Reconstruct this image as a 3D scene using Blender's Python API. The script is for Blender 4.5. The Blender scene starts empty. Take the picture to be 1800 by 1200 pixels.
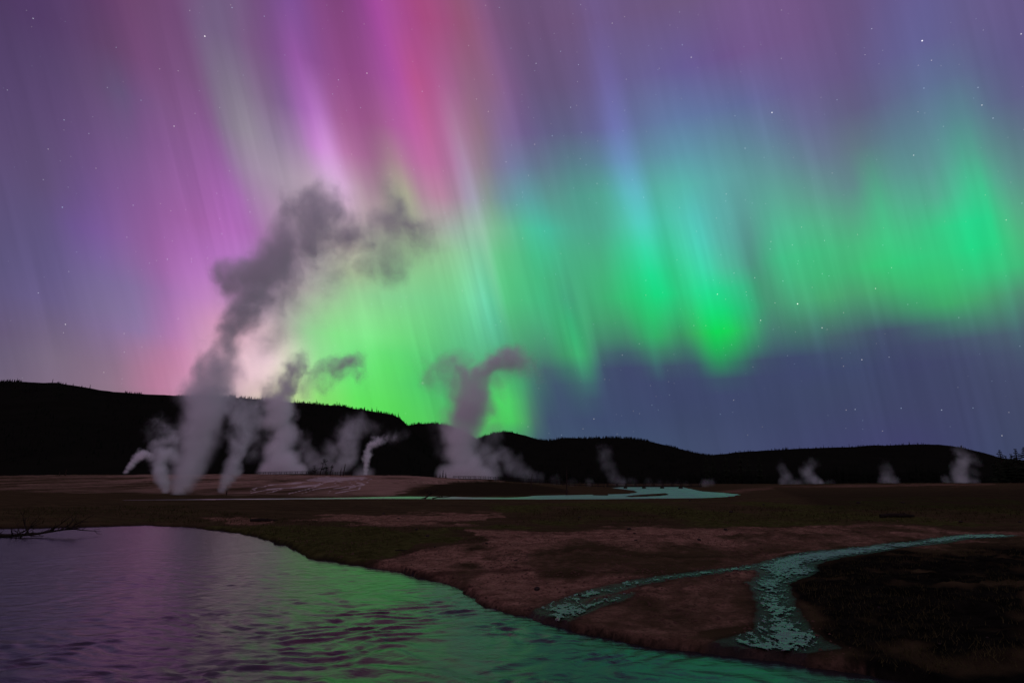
import bpy, bmesh, math, random
import numpy as np
from mathutils import Vector, Matrix

random.seed(7)
S = bpy.context.scene
COL = S.collection

# ------------------------------------------------------------------ camera
EYE = 2.2                                     # metres above the river
FPX = 1000.0                                  # focal length in photograph pixels (1800 wide)
PITCH = math.atan(0.248)
SP, CP = math.sin(PITCH), math.cos(PITCH)
cam_d = bpy.data.cameras.new('camera')
cam_d.sensor_width = 36.0
cam_d.lens = 36.0 * FPX / 1800.0
cam_d.clip_start = 0.1
cam_d.clip_end = 30000.0
cam = bpy.data.objects.new('camera', cam_d)
cam.location = (0, 0, EYE)
cam.rotation_euler = (math.pi / 2 + PITCH, 0, 0)
COL.objects.link(cam)
S.camera = cam

S.view_settings.view_transform = 'Standard'
S.view_settings.look = 'None'
S.view_settings.gamma = 1.0
S.view_settings.exposure = 0.0
S.view_settings.use_curve_mapping = False
S.render.engine = 'CYCLES'
S.cycles.use_denoising = True
S.cycles.use_adaptive_sampling = True
S.cycles.adaptive_threshold = 0.012
S.cycles.max_bounces = 12
S.cycles.diffuse_bounces = 2
S.cycles.glossy_bounces = 2
S.cycles.volume_bounces = 12
S.cycles.volume_max_steps = 256
S.cycles.transparent_max_bounces = 16


def pix_dir(px, py):
    """world direction through a photograph pixel"""
    u = (px - 900.0) / FPX
    v = (py - 600.0) / FPX
    return np.array([u, CP + v * SP, SP - v * CP])


def at_depth(px, py, y):
    d = pix_dir(px, py)
    return Vector((d[0] / d[1] * y, y, EYE + d[2] / d[1] * y))


# ------------------------------------------------------------------ node maths
class NG:
    def __init__(self, tree):
        self.t = tree

    def node(self, typ, **kw):
        n = self.t.nodes.new(typ)
        for k, v in kw.items():
            setattr(n, k, v)
        return n

    def put(self, sock, v):
        if isinstance(v, E):
            self.t.links.new(v.s, sock)
        elif hasattr(v, 'is_output'):
            self.t.links.new(v, sock)
        else:
            sock.default_value = v

    def m(self, op, *a, clamp=False):
        n = self.node('ShaderNodeMath', operation=op, use_clamp=clamp)
        for i, v in enumerate(a):
            self.put(n.inputs[i], v)
        return E(self, n.outputs[0])

    def v(self, op, *a, scale=None, out=0):
        n = self.node('ShaderNodeVectorMath', operation=op)
        for i, x in enumerate(a):
            self.put(n.inputs[i], x)
        if scale is not None:
            self.put(n.inputs['Scale'], scale)
        return E(self, n.outputs[out])

    def dot(self, a, b):
        return self.v('DOT_PRODUCT', a, b, out=1)

    def rng(self, x, a, b, c=0.0, d=1.0, smooth=False):
        n = self.node('ShaderNodeMapRange')
        n.interpolation_type = 'SMOOTHSTEP' if smooth else 'LINEAR'
        n.clamp = True
        for i, q in enumerate((x, a, b, c, d)):
            self.put(n.inputs[i], q)
        return E(self, n.outputs[0])

    def mix(self, f, a, b, blend='MIX'):
        n = self.node('ShaderNodeMix', data_type='RGBA', blend_type=blend, clamp_factor=True)
        self.put(n.inputs[0], f)
        self.put(n.inputs[6], a)
        self.put(n.inputs[7], b)
        return E(self, n.outputs[2])

    def noise(self, vec, scale=1.0, detail=2.0, rough=0.5, dist=0.0, out=0, dim='3D'):
        n = self.node('ShaderNodeTexNoise', noise_dimensions=dim)
        if dim == '1D':
            self.put(n.inputs['W'], vec)
        else:
            self.put(n.inputs['Vector'], vec)
        n.inputs['Scale'].default_value = scale
        n.inputs['Detail'].default_value = detail
        n.inputs['Roughness'].default_value = rough
        n.inputs['Distortion'].default_value = dist
        return E(self, n.outputs[out])

    def sep(self, vec):
        n = self.node('ShaderNodeSeparateXYZ')
        self.put(n.inputs[0], vec)
        return [E(self, o) for o in n.outputs]

    def comb(self, x, y, z):
        n = self.node('ShaderNodeCombineXYZ')
        for i, q in enumerate((x, y, z)):
            self.put(n.inputs[i], q)
        return E(self, n.outputs[0])

    def attr(self, name, out='Fac'):
        n = self.node('ShaderNodeAttribute', attribute_name=name)
        return E(self, n.outputs[out])


class E:
    def __init__(self, g, s):
        self.g, self.s = g, s

    def __add__(self, o): return self.g.m('ADD', self, o)
    def __radd__(self, o): return self.g.m('ADD', o, self)
    def __sub__(self, o): return self.g.m('SUBTRACT', self, o)
    def __rsub__(self, o): return self.g.m('SUBTRACT', o, self)
    def __mul__(self, o): return self.g.m('MULTIPLY', self, o)
    def __rmul__(self, o): return self.g.m('MULTIPLY', o, self)
    def __truediv__(self, o): return self.g.m('DIVIDE', self, o)


def lin(h):
    c = [int(h[i:i + 2], 16) / 255.0 for i in (0, 2, 4)]
    return np.array([x / 12.92 if x <= 0.04045 else ((x + 0.055) / 1.055) ** 2.4 for x in c])


# ------------------------------------------------------------------ the night sky: an aurora whose rays meet at the magnetic zenith
SKY_ROWS = {
    20: '0:503c64 60:523b66 120:563c67 180:643f6c 220:6c466e 270:704a74 310:714a77 350:6f5a80 400:705c82 440:714f7c 480:74508a 510:80529a 550:844a88 590:84477f 630:8a4688 660:a24a9c 690:a8509a 720:a84c8c 745:a84c80 780:a04f80 810:985678 850:865680 880:74547a 930:6a5076 1000:6c5278 1050:705a8a 1100:6a557f 1200:6d5880 1300:725686 1400:725484 1500:6a5684 1560:665a8c 1620:655d92 1700:645a88 1800:625684',
    100: '0:54426b 100:57446c 200:66496f 250:724a76 300:744e7a 340:74527a 360:786684 400:7a6888 440:7c5c84 490:7f528c 520:985aa6 545:8c5296 600:8c4a86 650:8f4c8c 685:a44ea2 710:b04f94 740:b2528a 770:a8558c 800:9c5c84 840:8e5e80 880:7e5a84 920:6c5278 980:68527a 1030:6a5882 1060:6e5f96 1100:685a86 1200:685690 1300:6c5488 1400:6c5586 1480:6a5888 1560:645f90 1620:626496 1700:60618c 1800:5e5684',
    180: '0:57466f 100:5c4872 180:665078 215:665a80 240:6f5280 300:7c5584 360:7e5686 380:7e7088 420:847c8c 470:80688a 500:805f90 535:a062b0 560:a866b4 590:9a588e 640:984e8a 690:a8559c 715:b858a0 740:be5c90 770:b05c96 800:9c6490 830:926c88 870:8a6688 900:806090 940:665880 1000:64597f 1040:665c8a 1080:7068a4 1120:66669a 1200:626aa0 1300:616a98 1400:666090 1500:655c86 1560:61688c 1640:5e7694 1700:5c7c90 1740:5e6c8c 1800:606088',
    260: '0:5b4a72 80:5e4d75 150:6a5080 210:745688 270:7f568c 330:885a92 380:8c5a96 400:8c7c96 440:988e9c 490:90809a 530:a080a8 555:c484cc 580:cc90d0 605:b870a8 640:a05e90 680:a0688e 710:b868a4 740:be66a4 780:b06c9c 810:a47c98 850:907484 890:8070a0 930:6a6290 1000:60688c 1050:626a98 1090:6c78b0 1130:6482a4 1200:6090a8 1280:608c9c 1360:638298 1440:687090 1500:647886 1580:5c8490 1650:5e8e94 1700:54a090 1740:5c8c8c 1800:5f7c88',
    330: '0:5c4f78 80:605078 150:6c5488 220:805a94 300:905e9a 370:985ea0 410:a868b4 440:a484ac 500:a898a8 550:b8a4b4 580:d0b4d0 600:d8b0d8 630:b898ac 660:a08494 690:a09c90 715:a8a490 740:b480a0 770:b8749c 800:a8789c 825:a088b0 850:88848c 880:7480a0 920:6a88a0 960:60888c 1010:549a90 1060:54a494 1090:5cb0b4 1120:62b4c0 1150:58b0a4 1200:58b4a8 1250:5caca8 1300:60a4a0 1370:609c94 1440:649090 1500:62888c 1535:54a488 1580:5a9c90 1640:5c9890 1690:48b890 1720:38c88c 1760:58a490 1800:60948c',
    400: '0:5a5078 80:605580 130:6c5590 180:7c5a9c 240:8c5e9c 300:985f9f 350:a464a8 400:ac68b4 440:a868b0 480:a880a8 540:b09cac 600:c0a8b4 660:b0a4a4 720:a8b098 760:a8a8a0 800:98a8a0 830:98b8a4 870:7cb894 920:54b890 960:4cb498 1010:50a890 1060:50a890 1100:50c4a8 1130:50d0c0 1165:48c8a8 1200:50c4b0 1240:54b4ac 1280:5ca8a4 1320:5ca096 1370:50b490 1430:50b488 1500:54ac84 1540:48bc84 1600:44bc84 1660:34c884 1700:20d488 1740:1cd688 1770:44c080 1800:54b080',
    460: '0:5c547c 100:625784 180:7a649c 230:86669c 290:a066a8 340:b070bc 400:b474c0 440:b078bc 500:b090b0 560:b0a4a8 620:b0b098 680:98c090 740:8cc48c 800:84c890 840:7cc89c 880:5cc484 940:48b880 1000:48ac80 1060:48b080 1100:38cc8c 1140:24dc98 1180:38cc90 1230:44d0a8 1270:54b8a0 1320:549c8c 1370:40b880 1430:3cbc7c 1490:40bc78 1540:38c878 1600:34c87c 1660:34c87c 1710:24d080 1750:30cc7c 1800:40b878',
    520: '0:625880 100:685c88 180:786c94 240:80709c 300:a070ac 350:bc80c0 390:c088c0 450:b898b8 520:b8acac 570:a8bca0 620:94cc94 680:84cc90 740:78cc8c 800:74d090 850:70d0a8 890:54c480 950:44b880 1000:48a47c 1060:40b074 1110:30c878 1160:14d880 1200:30c880 1240:20e090 1270:18d888 1310:28c080 1350:4a9c78 1400:48a474 1450:48a870 1500:4c9c70 1550:48a06c 1600:40b06c 1660:3cb868 1720:44a46c 1800:508070',
    580: '0:665878 100:70627f 180:806c94 250:8c74a0 310:b078b0 350:c890b8 390:d8a0b8 440:d8b0c0 490:c8b8b8 540:98d098 590:88e68c 640:88ea92 700:74d880 760:68cc80 820:60c48c 870:5cbc98 900:50ac78 960:48a478 1000:3cb070 1050:44986c 1100:44946a 1150:2cc068 1190:40a068 1220:38b060 1250:10d858 1275:14dc58 1310:30b468 1350:487870 1400:447468 1450:486868 1550:44506a 1650:46546c 1750:485e6c 1800:4a586c',
    630: '0:6a5f78 100:7a6a80 200:886f88 280:b07898 320:c080a4 380:d8a8c0 430:e8c4d0 470:f2d2dc 510:d8dcc4 560:94e496 620:76e884 670:60e070 720:58d070 780:58b878 840:58b080 900:4c9c70 960:487c6c 1000:409868 1025:40a068 1060:445a6c 1100:40486a 1160:446068 1220:40586a 1260:20a858 1285:308c60 1330:405068 1400:3e466a 1500:3e4768 1600:404468 1700:424868 1800:444c68',
    652: '0:6c6078 200:8a7188 280:b27898 330:c286a8 400:dcb0c4 470:f4d6de 510:d6deba 560:92e68e 620:70e87c 680:62e06c 730:54ca6a 780:52b474 840:54b478 900:4c9c6c 960:465c6c 1000:3f706a 1030:407c68 1060:404c6c 1100:3f476a 1160:3f4a6a 1220:3f4a6a 1260:3a5c64 1285:3c5466 1330:3f486a 1400:3e466a 1500:3e4768 1600:404568 1700:414766 1800:424966',
    680: '0:706278 100:7c6c80 200:907488 280:b47898 330:c48cac 400:d8b4c4 460:f0d2d0 510:ccdca8 560:88e078 620:64e468 680:60dc68 730:50c868 780:4cb470 840:50b870 880:50c468 915:48a46c 940:44706c 980:40506c 1020:40606a 1060:404c6c 1150:3e466a 1300:3e476a 1450:3e4766 1600:3f4566 1800:404664',
    730: '0:786a7c 200:88727f 300:a87c90 400:d0a8b0 500:b0c880 560:88dc68 640:60e458 700:58dc58 740:54d05c 800:50b464 860:54c860 890:48d058 915:50b860 935:4c7868 960:40506c 1050:3e4a6c 1200:3e4869 1400:3e4667 1550:3f4466 1640:404466 1700:404466 1800:404662',
    785: '0:6a6070 200:7a6a78 400:a08890 500:80a070 600:60b860 700:58c060 800:509c64 860:50a060 900:4c6868 950:40526c 1100:40506e 1250:424c6c 1400:40466a 1600:40406a 1750:3e4666 1800:3e4664',
}
SLANT = 0.24
_rows = []
for _y in sorted(SKY_ROWS):
    _p = [q.split(':') for q in SKY_ROWS[_y].split()]
    _rows.append((_y, np.array([float(a) - SLANT * _y for a, _ in _p]), np.array([lin(b) for _, b in _p])))


def sky_table(x, y):
    y = min(max(y, 20.0), 785.0)
    s = x - SLANT * y
    ys = [r[0] for r in _rows]
    j = max(0, min(len(ys) - 2, int(np.searchsorted(ys, y)) - 1))
    f = (y - ys[j]) / (ys[j + 1] - ys[j])
    out = []
    for r in (_rows[j], _rows[j + 1]):
        out.append(np.array([np.interp(s, r[1], r[2][:, k]) for k in range(3)]))
    return out[0] * (1 - f) + out[1] * f


FWD = np.array([0, CP, SP])
UPV = np.array([0, -SP, CP])
RGT = np.array([1.0, 0, 0])
_k = math.hypot(1, SLANT)
E3 = (UPV - SLANT * RGT) / _k                 # magnetic zenith
E1 = (RGT + SLANT * UPV) / _k
E2 = FWD


def dir_pix(d):
    b = d @ FWD
    return 900 + FPX * (d @ RGT) / b, 600 - FPX * (d @ UPV) / b


def phi_of(px, py):
    d = pix_dir(px, py)
    return math.atan2(d @ E1, d @ E2)


def el_of(px, py):
    d = pix_dir(px, py)
    return math.asin(d[2] / np.linalg.norm(d))


PH = math.radians(46.0)


def sky_phi_el(phi, el):
    A = math.cos(phi) * E2[2] + math.sin(phi) * E1[2]
    B = E3[2]
    R = math.hypot(A, B)
    al = math.atan2(A, B)
    th = math.asin(max(-1, min(1, math.sin(el) / R))) - al
    d = math.cos(th) * (math.cos(phi) * E2 + math.sin(phi) * E1) + math.sin(th) * E3
    if d @ FWD < 0.12:
        return None
    return sky_table(*dir_pix(d))


world = bpy.data.worlds.new('World')
S.world = world
world.use_nodes = True
wt = world.node_tree
wt.nodes.clear()
W = NG(wt)
wc = W.node('ShaderNodeTexCoord')
D = E(W, wc.outputs['Generated'])
D = W.v('NORMALIZE', D)
phi = W.m('ARCTAN2', W.dot(D, tuple(E1)), W.dot(D, tuple(E2)))
el = W.m('ARCSINE', W.sep(D)[2])
ELS = [1, 3.5, 6, 8, 9.5, 11, 12.5, 14, 16, 18, 20, 22.5, 25, 28, 31, 34, 38, 43]
# fine striation along the rays; overhead and behind the viewer an unseen violet glow, raised to light the steam
st = W.noise(W.comb(phi * 26.0, el * 2.2, 0.0), 1.0, 3.0, 0.6)
st2 = W.noise(W.comb(phi * 7.0, el * 3.0, 3.3), 1.0, 1.0, 0.5)
st3 = W.noise(W.comb(phi * 95.0, el * 2.6, 7.7), 1.0, 1.0, 0.55)
gain = 1.0 + ((st - 0.5) * 0.26 + (st3 - 0.5) * W.rng(st2, .5, .66, .03, .30) * W.rng(el, math.radians(40), math.radians(24), .25, 1.0) + (st2 - 0.5) * 0.2)
away = W.m('MULTIPLY', W.rng(W.m('ABSOLUTE', phi), math.radians(50), math.radians(110), 1.0, 0.0, smooth=True),
           W.rng(el, math.radians(48), math.radians(80), 1.0, 0.0, smooth=True))
lit = gain * away
shaders = []


def glow(col, strength):
    n = W.node('ShaderNodeBackground')
    W.put(n.inputs[0], col)
    W.put(n.inputs[1], strength)
    shaders.append(n.outputs[0])


# single rays: two points on the ray, width in pixels, added light
RAYS = [
    (777, 110, 885, 600, 9, (.05, .05, .06)), (792, 230, 872, 600, 8, (-.05, -.05, -.045)),
    (770, 110, 862, 560, 14, (.03, .035, .04)),
    (545, 150, 590, 330, 14, (.06, .03, .07)), (352, 60, 420, 360, 8, (-.02, -.025, -.02)),
    (655, 300, 700, 400, 8, (-.05, -.05, -.04)), (690, 280, 720, 390, 9, (.03, .05, .01)),
    (640, 300, 668, 400, 7, (-.04, -.05, -.04)),
    (1055, 100, 1130, 420, 22, (.01, .02, .06)), (1143, 330, 1190, 520, 8, (-.01, -.07, -.05)),
    (1185, 560, 1200, 610, 8, (-.01, -.06, -.02)), (1205, 330, 1250, 500, 18, (.0, .06, .07)),
    (1300, 350, 1345, 560, 16, (-.01, -.08, -.05)), (1380, 420, 1395, 560, 8, (.0, .03, .02)),
    (1420, 500, 1440, 610, 8, (.0, .025, .02)), (1543, 330, 1568, 440, 10, (.0, .06, .02)),
    (1005, 560, 1030, 680, 10, (.0, .07, .02)), (1030, 600, 1045, 690, 7, (.0, .04, .01)),
    (1140, 590, 1155, 660, 9, (.0, .06, .02)), (995, 500, 1015, 620, 12, (-.01, -.05, -.01)),
    (880, 690, 900, 740, 12, (.0, .12, .01)), (905, 680, 922, 740, 7, (.0, .05, .01)),
    (1765, 440, 1790, 620, 12, (.0, .04, .02)), (920, 300, 960, 480, 30, (-.01, .05, .04)),
]


def ss(x, a, b):
    t = max(0.0, min(1.0, (x - a) / (b - a)))
    return t * t * (3 - 2 * t)


ray_list = []
for (x0, y0, x1, y1, w, c) in RAYS:
    p0 = phi_of((x0 + x1) / 2, (y0 + y1) / 2)
    ray_list.append((p0, (max(w, 9) / FPX) * math.cos(p0) ** 2, el_of(x0, y0), el_of(x1, y1), np.array(c) * min(1.0, w / 9 + .1)))


def sky_value(p, er, last):
    q = sky_phi_el(p, er)
    if q is None:
        return last
    q = q.copy()
    for (p0, ww, eh, elo, c) in ray_list:
        d = abs(p - p0) / ww
        if d < 3:
            q += c * math.exp(-d * d) * ss(er, elo - .02, elo + (eh - elo) * .35) * (1 - ss(er, elo + (eh - elo) * .5, eh + .05))
    return np.clip(q, 0.0, 1.0)


fac = (phi + PH) / (2 * PH)
fvec = W.comb(fac, fac, fac)
NP = 128
acc = None
for j, e in enumerate(ELS):
    er = math.radians(e)
    last = np.array([.1, .08, .15])
    vals = []
    for i in range(NP):
        last = sky_value(-PH + 2 * PH * i / (NP - 1), er, last)
        vals.append(last)
    n = W.node('ShaderNodeRGBCurve')
    mp = n.mapping
    mp.use_clip = False
    mp.extend = 'HORIZONTAL'
    for ch in range(3):
        cv = mp.curves[ch].points
        while len(cv) < NP:
            cv.new(0.5, 0.5)
        for i in range(NP):
            cv[i].location = (i / (NP - 1), float(vals[i][ch]))
            cv[i].handle_type = 'VECTOR'
    mp.update()
    W.put(n.inputs['Color'], fvec)
    row = E(W, n.outputs[0])
    acc = row if acc is None else W.mix(W.rng(el, math.radians(ELS[j - 1]), er), acc, row)
glow(acc, lit)
glow((*lin('927f98'), 1), 1.0 - away)  # out-of-view sky glow, made brighter than the upper sky to lift the steam

# stars
STARS = [(1621, 72, 2.2), (360, 64, 1.8), (334, 47, .9), (204, 63, .8), (268, 100, .7), (645, 129, 1.2), (497, 230, .9), (306, 222, 1.2),
         (1357, 198, 1.6), (1420, 195, .9), (1795, 60, 1.2), (1726, 185, 1.1), (1788, 206, .8), (1215, 101, 1.0), (1606, 273, 1.0),
         (1402, 534, 2.0), (1337, 563, 1.3), (1445, 576, 1.2), (1539, 507, 1.1), (1524, 614, .9), (1044, 736, 1.0), (1103, 686, .9),
         (743, 673, 2.2), (1261, 517, 1.2), (853, 260, .9), (192, 515, .9), (115, 570, 1.0), (1515, 632, 1.0), (1355, 770, .8), (751, 24, .8),
         (680, 21, 1.0), (1131, 53, .8), (1048, 97, .9)]
acc = None
STARS = sorted(STARS, key=lambda t: -t[2])[:18]
for q, (x, y, b) in enumerate(STARS):
    d = pix_dir(x, y)
    d = d / np.linalg.norm(d)
    r = 0.0010 if b > 1.5 else 0.0008
    k = W.rng(W.dot(D, tuple(d)), math.cos(r), math.cos(r * .5), 0, b * .5)
    acc = k if acc is None else acc + k
    if q % 9 == 8:
        glow((1, .97, .95, 1), acc)
        acc = None
vo = W.node('ShaderNodeTexVoronoi', feature='F1')
W.put(vo.inputs['Vector'], D)
vo.inputs['Scale'].default_value = 105.0
sd = E(W, vo.outputs['Distance'])
sr = W.sep(E(W, vo.outputs['Color']))
bright = W.m('POWER', sr[0], 3.5)
star = W.m('LESS_THAN', sd, 0.074) * bright * W.m('GREATER_THAN', el, 0.0)
glow(W.mix(sr[1], (.5, .75, 1, 1), (1, .85, .75, 1)), star * .38)
out = shaders[0]
for q in shaders[1:]:
    n = W.node('ShaderNodeAddShader')
    wt.links.new(out, n.inputs[0])
    wt.links.new(q, n.inputs[1])
    out = n.outputs[0]
wo = W.node('ShaderNodeOutputWorld')
wt.links.new(out, wo.inputs[0])
world.cycles.sampling_method = 'MANUAL'
world.cycles.sample_map_resolution = 512


# ------------------------------------------------------------------ helpers
def new_mat(name):
    m = bpy.data.materials.new(name)
    m.use_nodes = True
    m.node_tree.nodes.clear()
    g = NG(m.node_tree)
    out = g.node('ShaderNodeOutputMaterial')
    return m, g, out


def simple_mat(name, col, rough=0.85, var=0.35, scale=3.0, bump=0.4, spec=0.0):
    m, g, out = new_mat(name)
    tc = g.node('ShaderNodeTexCoord')
    n = g.noise(E(g, tc.outputs['Object']), scale, 4.0, 0.6)
    c = g.mix(n, tuple(x * (1 - var) for x in col) + (1,), tuple(min(1, x * (1 + var)) for x in col) + (1,))
    b = g.node('ShaderNodeBsdfPrincipled')
    g.put(b.inputs['Base Color'], c)
    b.inputs['Roughness'].default_value = rough
    b.inputs['Specular IOR Level'].default_value = spec
    bp = g.node('ShaderNodeBump')
    bp.inputs['Strength'].default_value = bump
    bp.inputs['Distance'].default_value = 0.05
    g.put(bp.inputs['Height'], n)
    g.put(b.inputs['Normal'], E(g, bp.outputs[0]))
    g.t.links.new(b.outputs[0], out.inputs[0])
    return m


def mesh_obj(name, verts, faces, mat, parent=None, smooth=False):
    me = bpy.data.meshes.new(name)
    me.from_pydata([tuple(v) for v in verts], [], [tuple(f) for f in faces])
    me.update()
    return link_mesh(name, me, mat, parent, smooth)


def link_mesh(name, me, mat, parent=None, smooth=False):
    if mat is not None:
        me.materials.clear()
        me.materials.append(mat)
    if smooth:
        me.polygons.foreach_set('use_smooth', np.ones(len(me.polygons), bool))
    o = bpy.data.objects.new(name, me)
    COL.objects.link(o)
    if parent is not None:
        o.parent = parent
    return o


def np_mesh(name, V, F, mat, smooth=True):
    me = bpy.data.meshes.new(name)
    V = np.asarray(V, np.float32)
    F = np.asarray(F, np.int32)
    k = F.shape[1]
    me.vertices.add(len(V))
    me.vertices.foreach_set('co', V.ravel())
    me.loops.add(F.size)
    me.loops.foreach_set('vertex_index', F.ravel())
    me.polygons.add(len(F))
    me.polygons.foreach_set('loop_start', np.arange(0, F.size, k, dtype=np.int32))
    me.polygons.foreach_set('loop_total', np.full(len(F), k, np.int32))
    me.update(calc_edges=True)
    me.validate()
    return link_mesh(name, me, mat, None, smooth)


def grid_faces(nr, nc):
    i = np.arange(nr * nc).reshape(nr, nc)
    return np.stack([i[:-1, :-1], i[:-1, 1:], i[1:, 1:], i[1:, :-1]], -1).reshape(-1, 4)


def tag(o, label=None, cat=None, group=None, kind=None):
    if label: o['label'] = label
    if cat: o['category'] = cat
    if group: o['group'] = group
    if kind: o['kind'] = kind
    return o


def empty(name, loc, rz=0.0):
    o = bpy.data.objects.new(name, None)
    o.location = loc
    o.rotation_euler = (0, 0, rz)
    o.empty_display_size = 0.2
    COL.objects.link(o)
    return o


def copy_tree(o, parent=None):
    c = o.copy()
    COL.objects.link(c)
    if parent is not None:
        c.parent = parent
    for ch in [q for q in bpy.data.objects if q.parent == o]:
        copy_tree(ch, c)
    return c


def vnoise(x, y, seed=0):
    xi = np.floor(x).astype(np.int64)
    yi = np.floor(y).astype(np.int64)
    xf, yf = x - xi, y - yi

    def h(a, b):
        n = (a * 374761393 + b * 668265263 + seed * 974634777) & 0x7fffffff
        n = ((n ^ (n >> 13)) * 1274126177) & 0x7fffffff
        n = (n ^ (n >> 16)) & 0x7fffffff
        return n / float(0x7fffffff)
    u = xf * xf * xf * (xf * (xf * 6 - 15) + 10)
    v = yf * yf * yf * (yf * (yf * 6 - 15) + 10)
    return (h(xi, yi) * (1 - u) + h(xi + 1, yi) * u) * (1 - v) + (h(xi, yi + 1) * (1 - u) + h(xi + 1, yi + 1) * u) * v


def fbm(x, y, oct=4, seed=0, gain=0.5):
    a, s, t = 1.0, 0.0, 0.0
    for k in range(oct):
        s = s + a * (vnoise(x, y, seed + k * 17) - 0.5)
        t += a
        x, y, a = x * 2.03 + 5.1, y * 2.03 - 3.7, a * gain
    return s / t * 2.0


def sstep(x, a, b):
    t = np.clip((x - a) / (b - a), 0, 1)
    return t * t * (3 - 2 * t)


def seg_dist(X, Y, pts):
    """distance to an open polyline"""
    best = np.full(X.shape, 1e9)
    for (a, b) in zip(pts[:-1], pts[1:]):
        dx, dy = b[0] - a[0], b[1] - a[1]
        t = np.clip(((X - a[0]) * dx + (Y - a[1]) * dy) / (dx * dx + dy * dy + 1e-12), 0, 1)
        best = np.minimum(best, np.hypot(X - a[0] - t * dx, Y - a[1] - t * dy))
    return best


def poly_sd(X, Y, pts):
    """signed distance to a closed polygon, negative inside"""
    d = seg_dist(X, Y, list(pts) + [pts[0]])
    ins = np.zeros(X.shape, bool)
    n = len(pts)
    for i in range(n):
        x0, y0 = pts[i]
        x1, y1 = pts[(i + 1) % n]
        c = ((y0 > Y) != (y1 > Y)) & (X < (x1 - x0) * (Y - y0) / (y1 - y0 + 1e-12) + x0)
        ins ^= c
    return np.where(ins, -d, d)


def plane_hit(px, py, z=0.0):
    d = pix_dir(px, py)
    t = (z - EYE) / d[2]
    return (d[0] * t, d[1] * t)


def to_pix(X, Y, Z):
    zc = Y * CP + (Z - EYE) * SP
    zc = np.where(np.abs(zc) < 1e-3, 1e-3, zc)
    return 900 + FPX * X / zc, 600 - FPX * (-Y * SP + (Z - EYE) * CP) / zc


# ------------------------------------------------------------------ terrain
RIVER_EDGE = [(-700, 925), (-300, 928), (0, 929), (130, 927), (250, 923), (330, 927), (400, 935), (440, 942), (500, 960), (540, 982), (600, 989),
              (660, 1000), (715, 1008), (750, 1019), (790, 1031), (828, 1050), (843, 1069), (880, 1079), (930, 1091), (980, 1104), (1040, 1114),
              (1100, 1129), (1200, 1144), (1300, 1160), (1400, 1172), (1500, 1186), (1580, 1205), (1680, 1240), (1850, 1320)]
river_w = [plane_hit(x, y) for x, y in RIVER_EDGE]
river_poly = river_w + [(20, 3.2), (60, -30), (-70, -30), (-70, 20)]
FAR_RIVER = [(225, 879), (400, 878), (560, 877.2), (700, 876.5), (900, 877.3), (1000, 877.2), (1100, 876.5), (1200, 875.5), (1250, 873.5), (1288, 869.3),
             (1262, 865.6), (1225, 863.4), (1212, 860), (1200, 857.2), (1190, 854.5), (1110, 854.5), (1082, 857.4), (1125, 862), (1132, 865), (1112, 867.6), (1050, 869.2),
             (960, 870.8), (938, 873), (900, 874.6), (820, 874.2), (780, 872.7), (700, 872.7), (600, 875), (400, 876.8)]
far_w = [plane_hit(x, y) for x, y in FAR_RIVER]
BAR1 = [plane_hit(x, y) for x, y in [(1098, 872.5), (1120, 870.5), (1150, 868.8), (1172, 867.4), (1178, 869.5), (1160, 871.2), (1110, 873.4)]]
BAR2 = [plane_hit(x, y) for x, y in [(1038, 870.2), (1050, 868.4), (1072, 868.8), (1070, 870.6)]]

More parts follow.
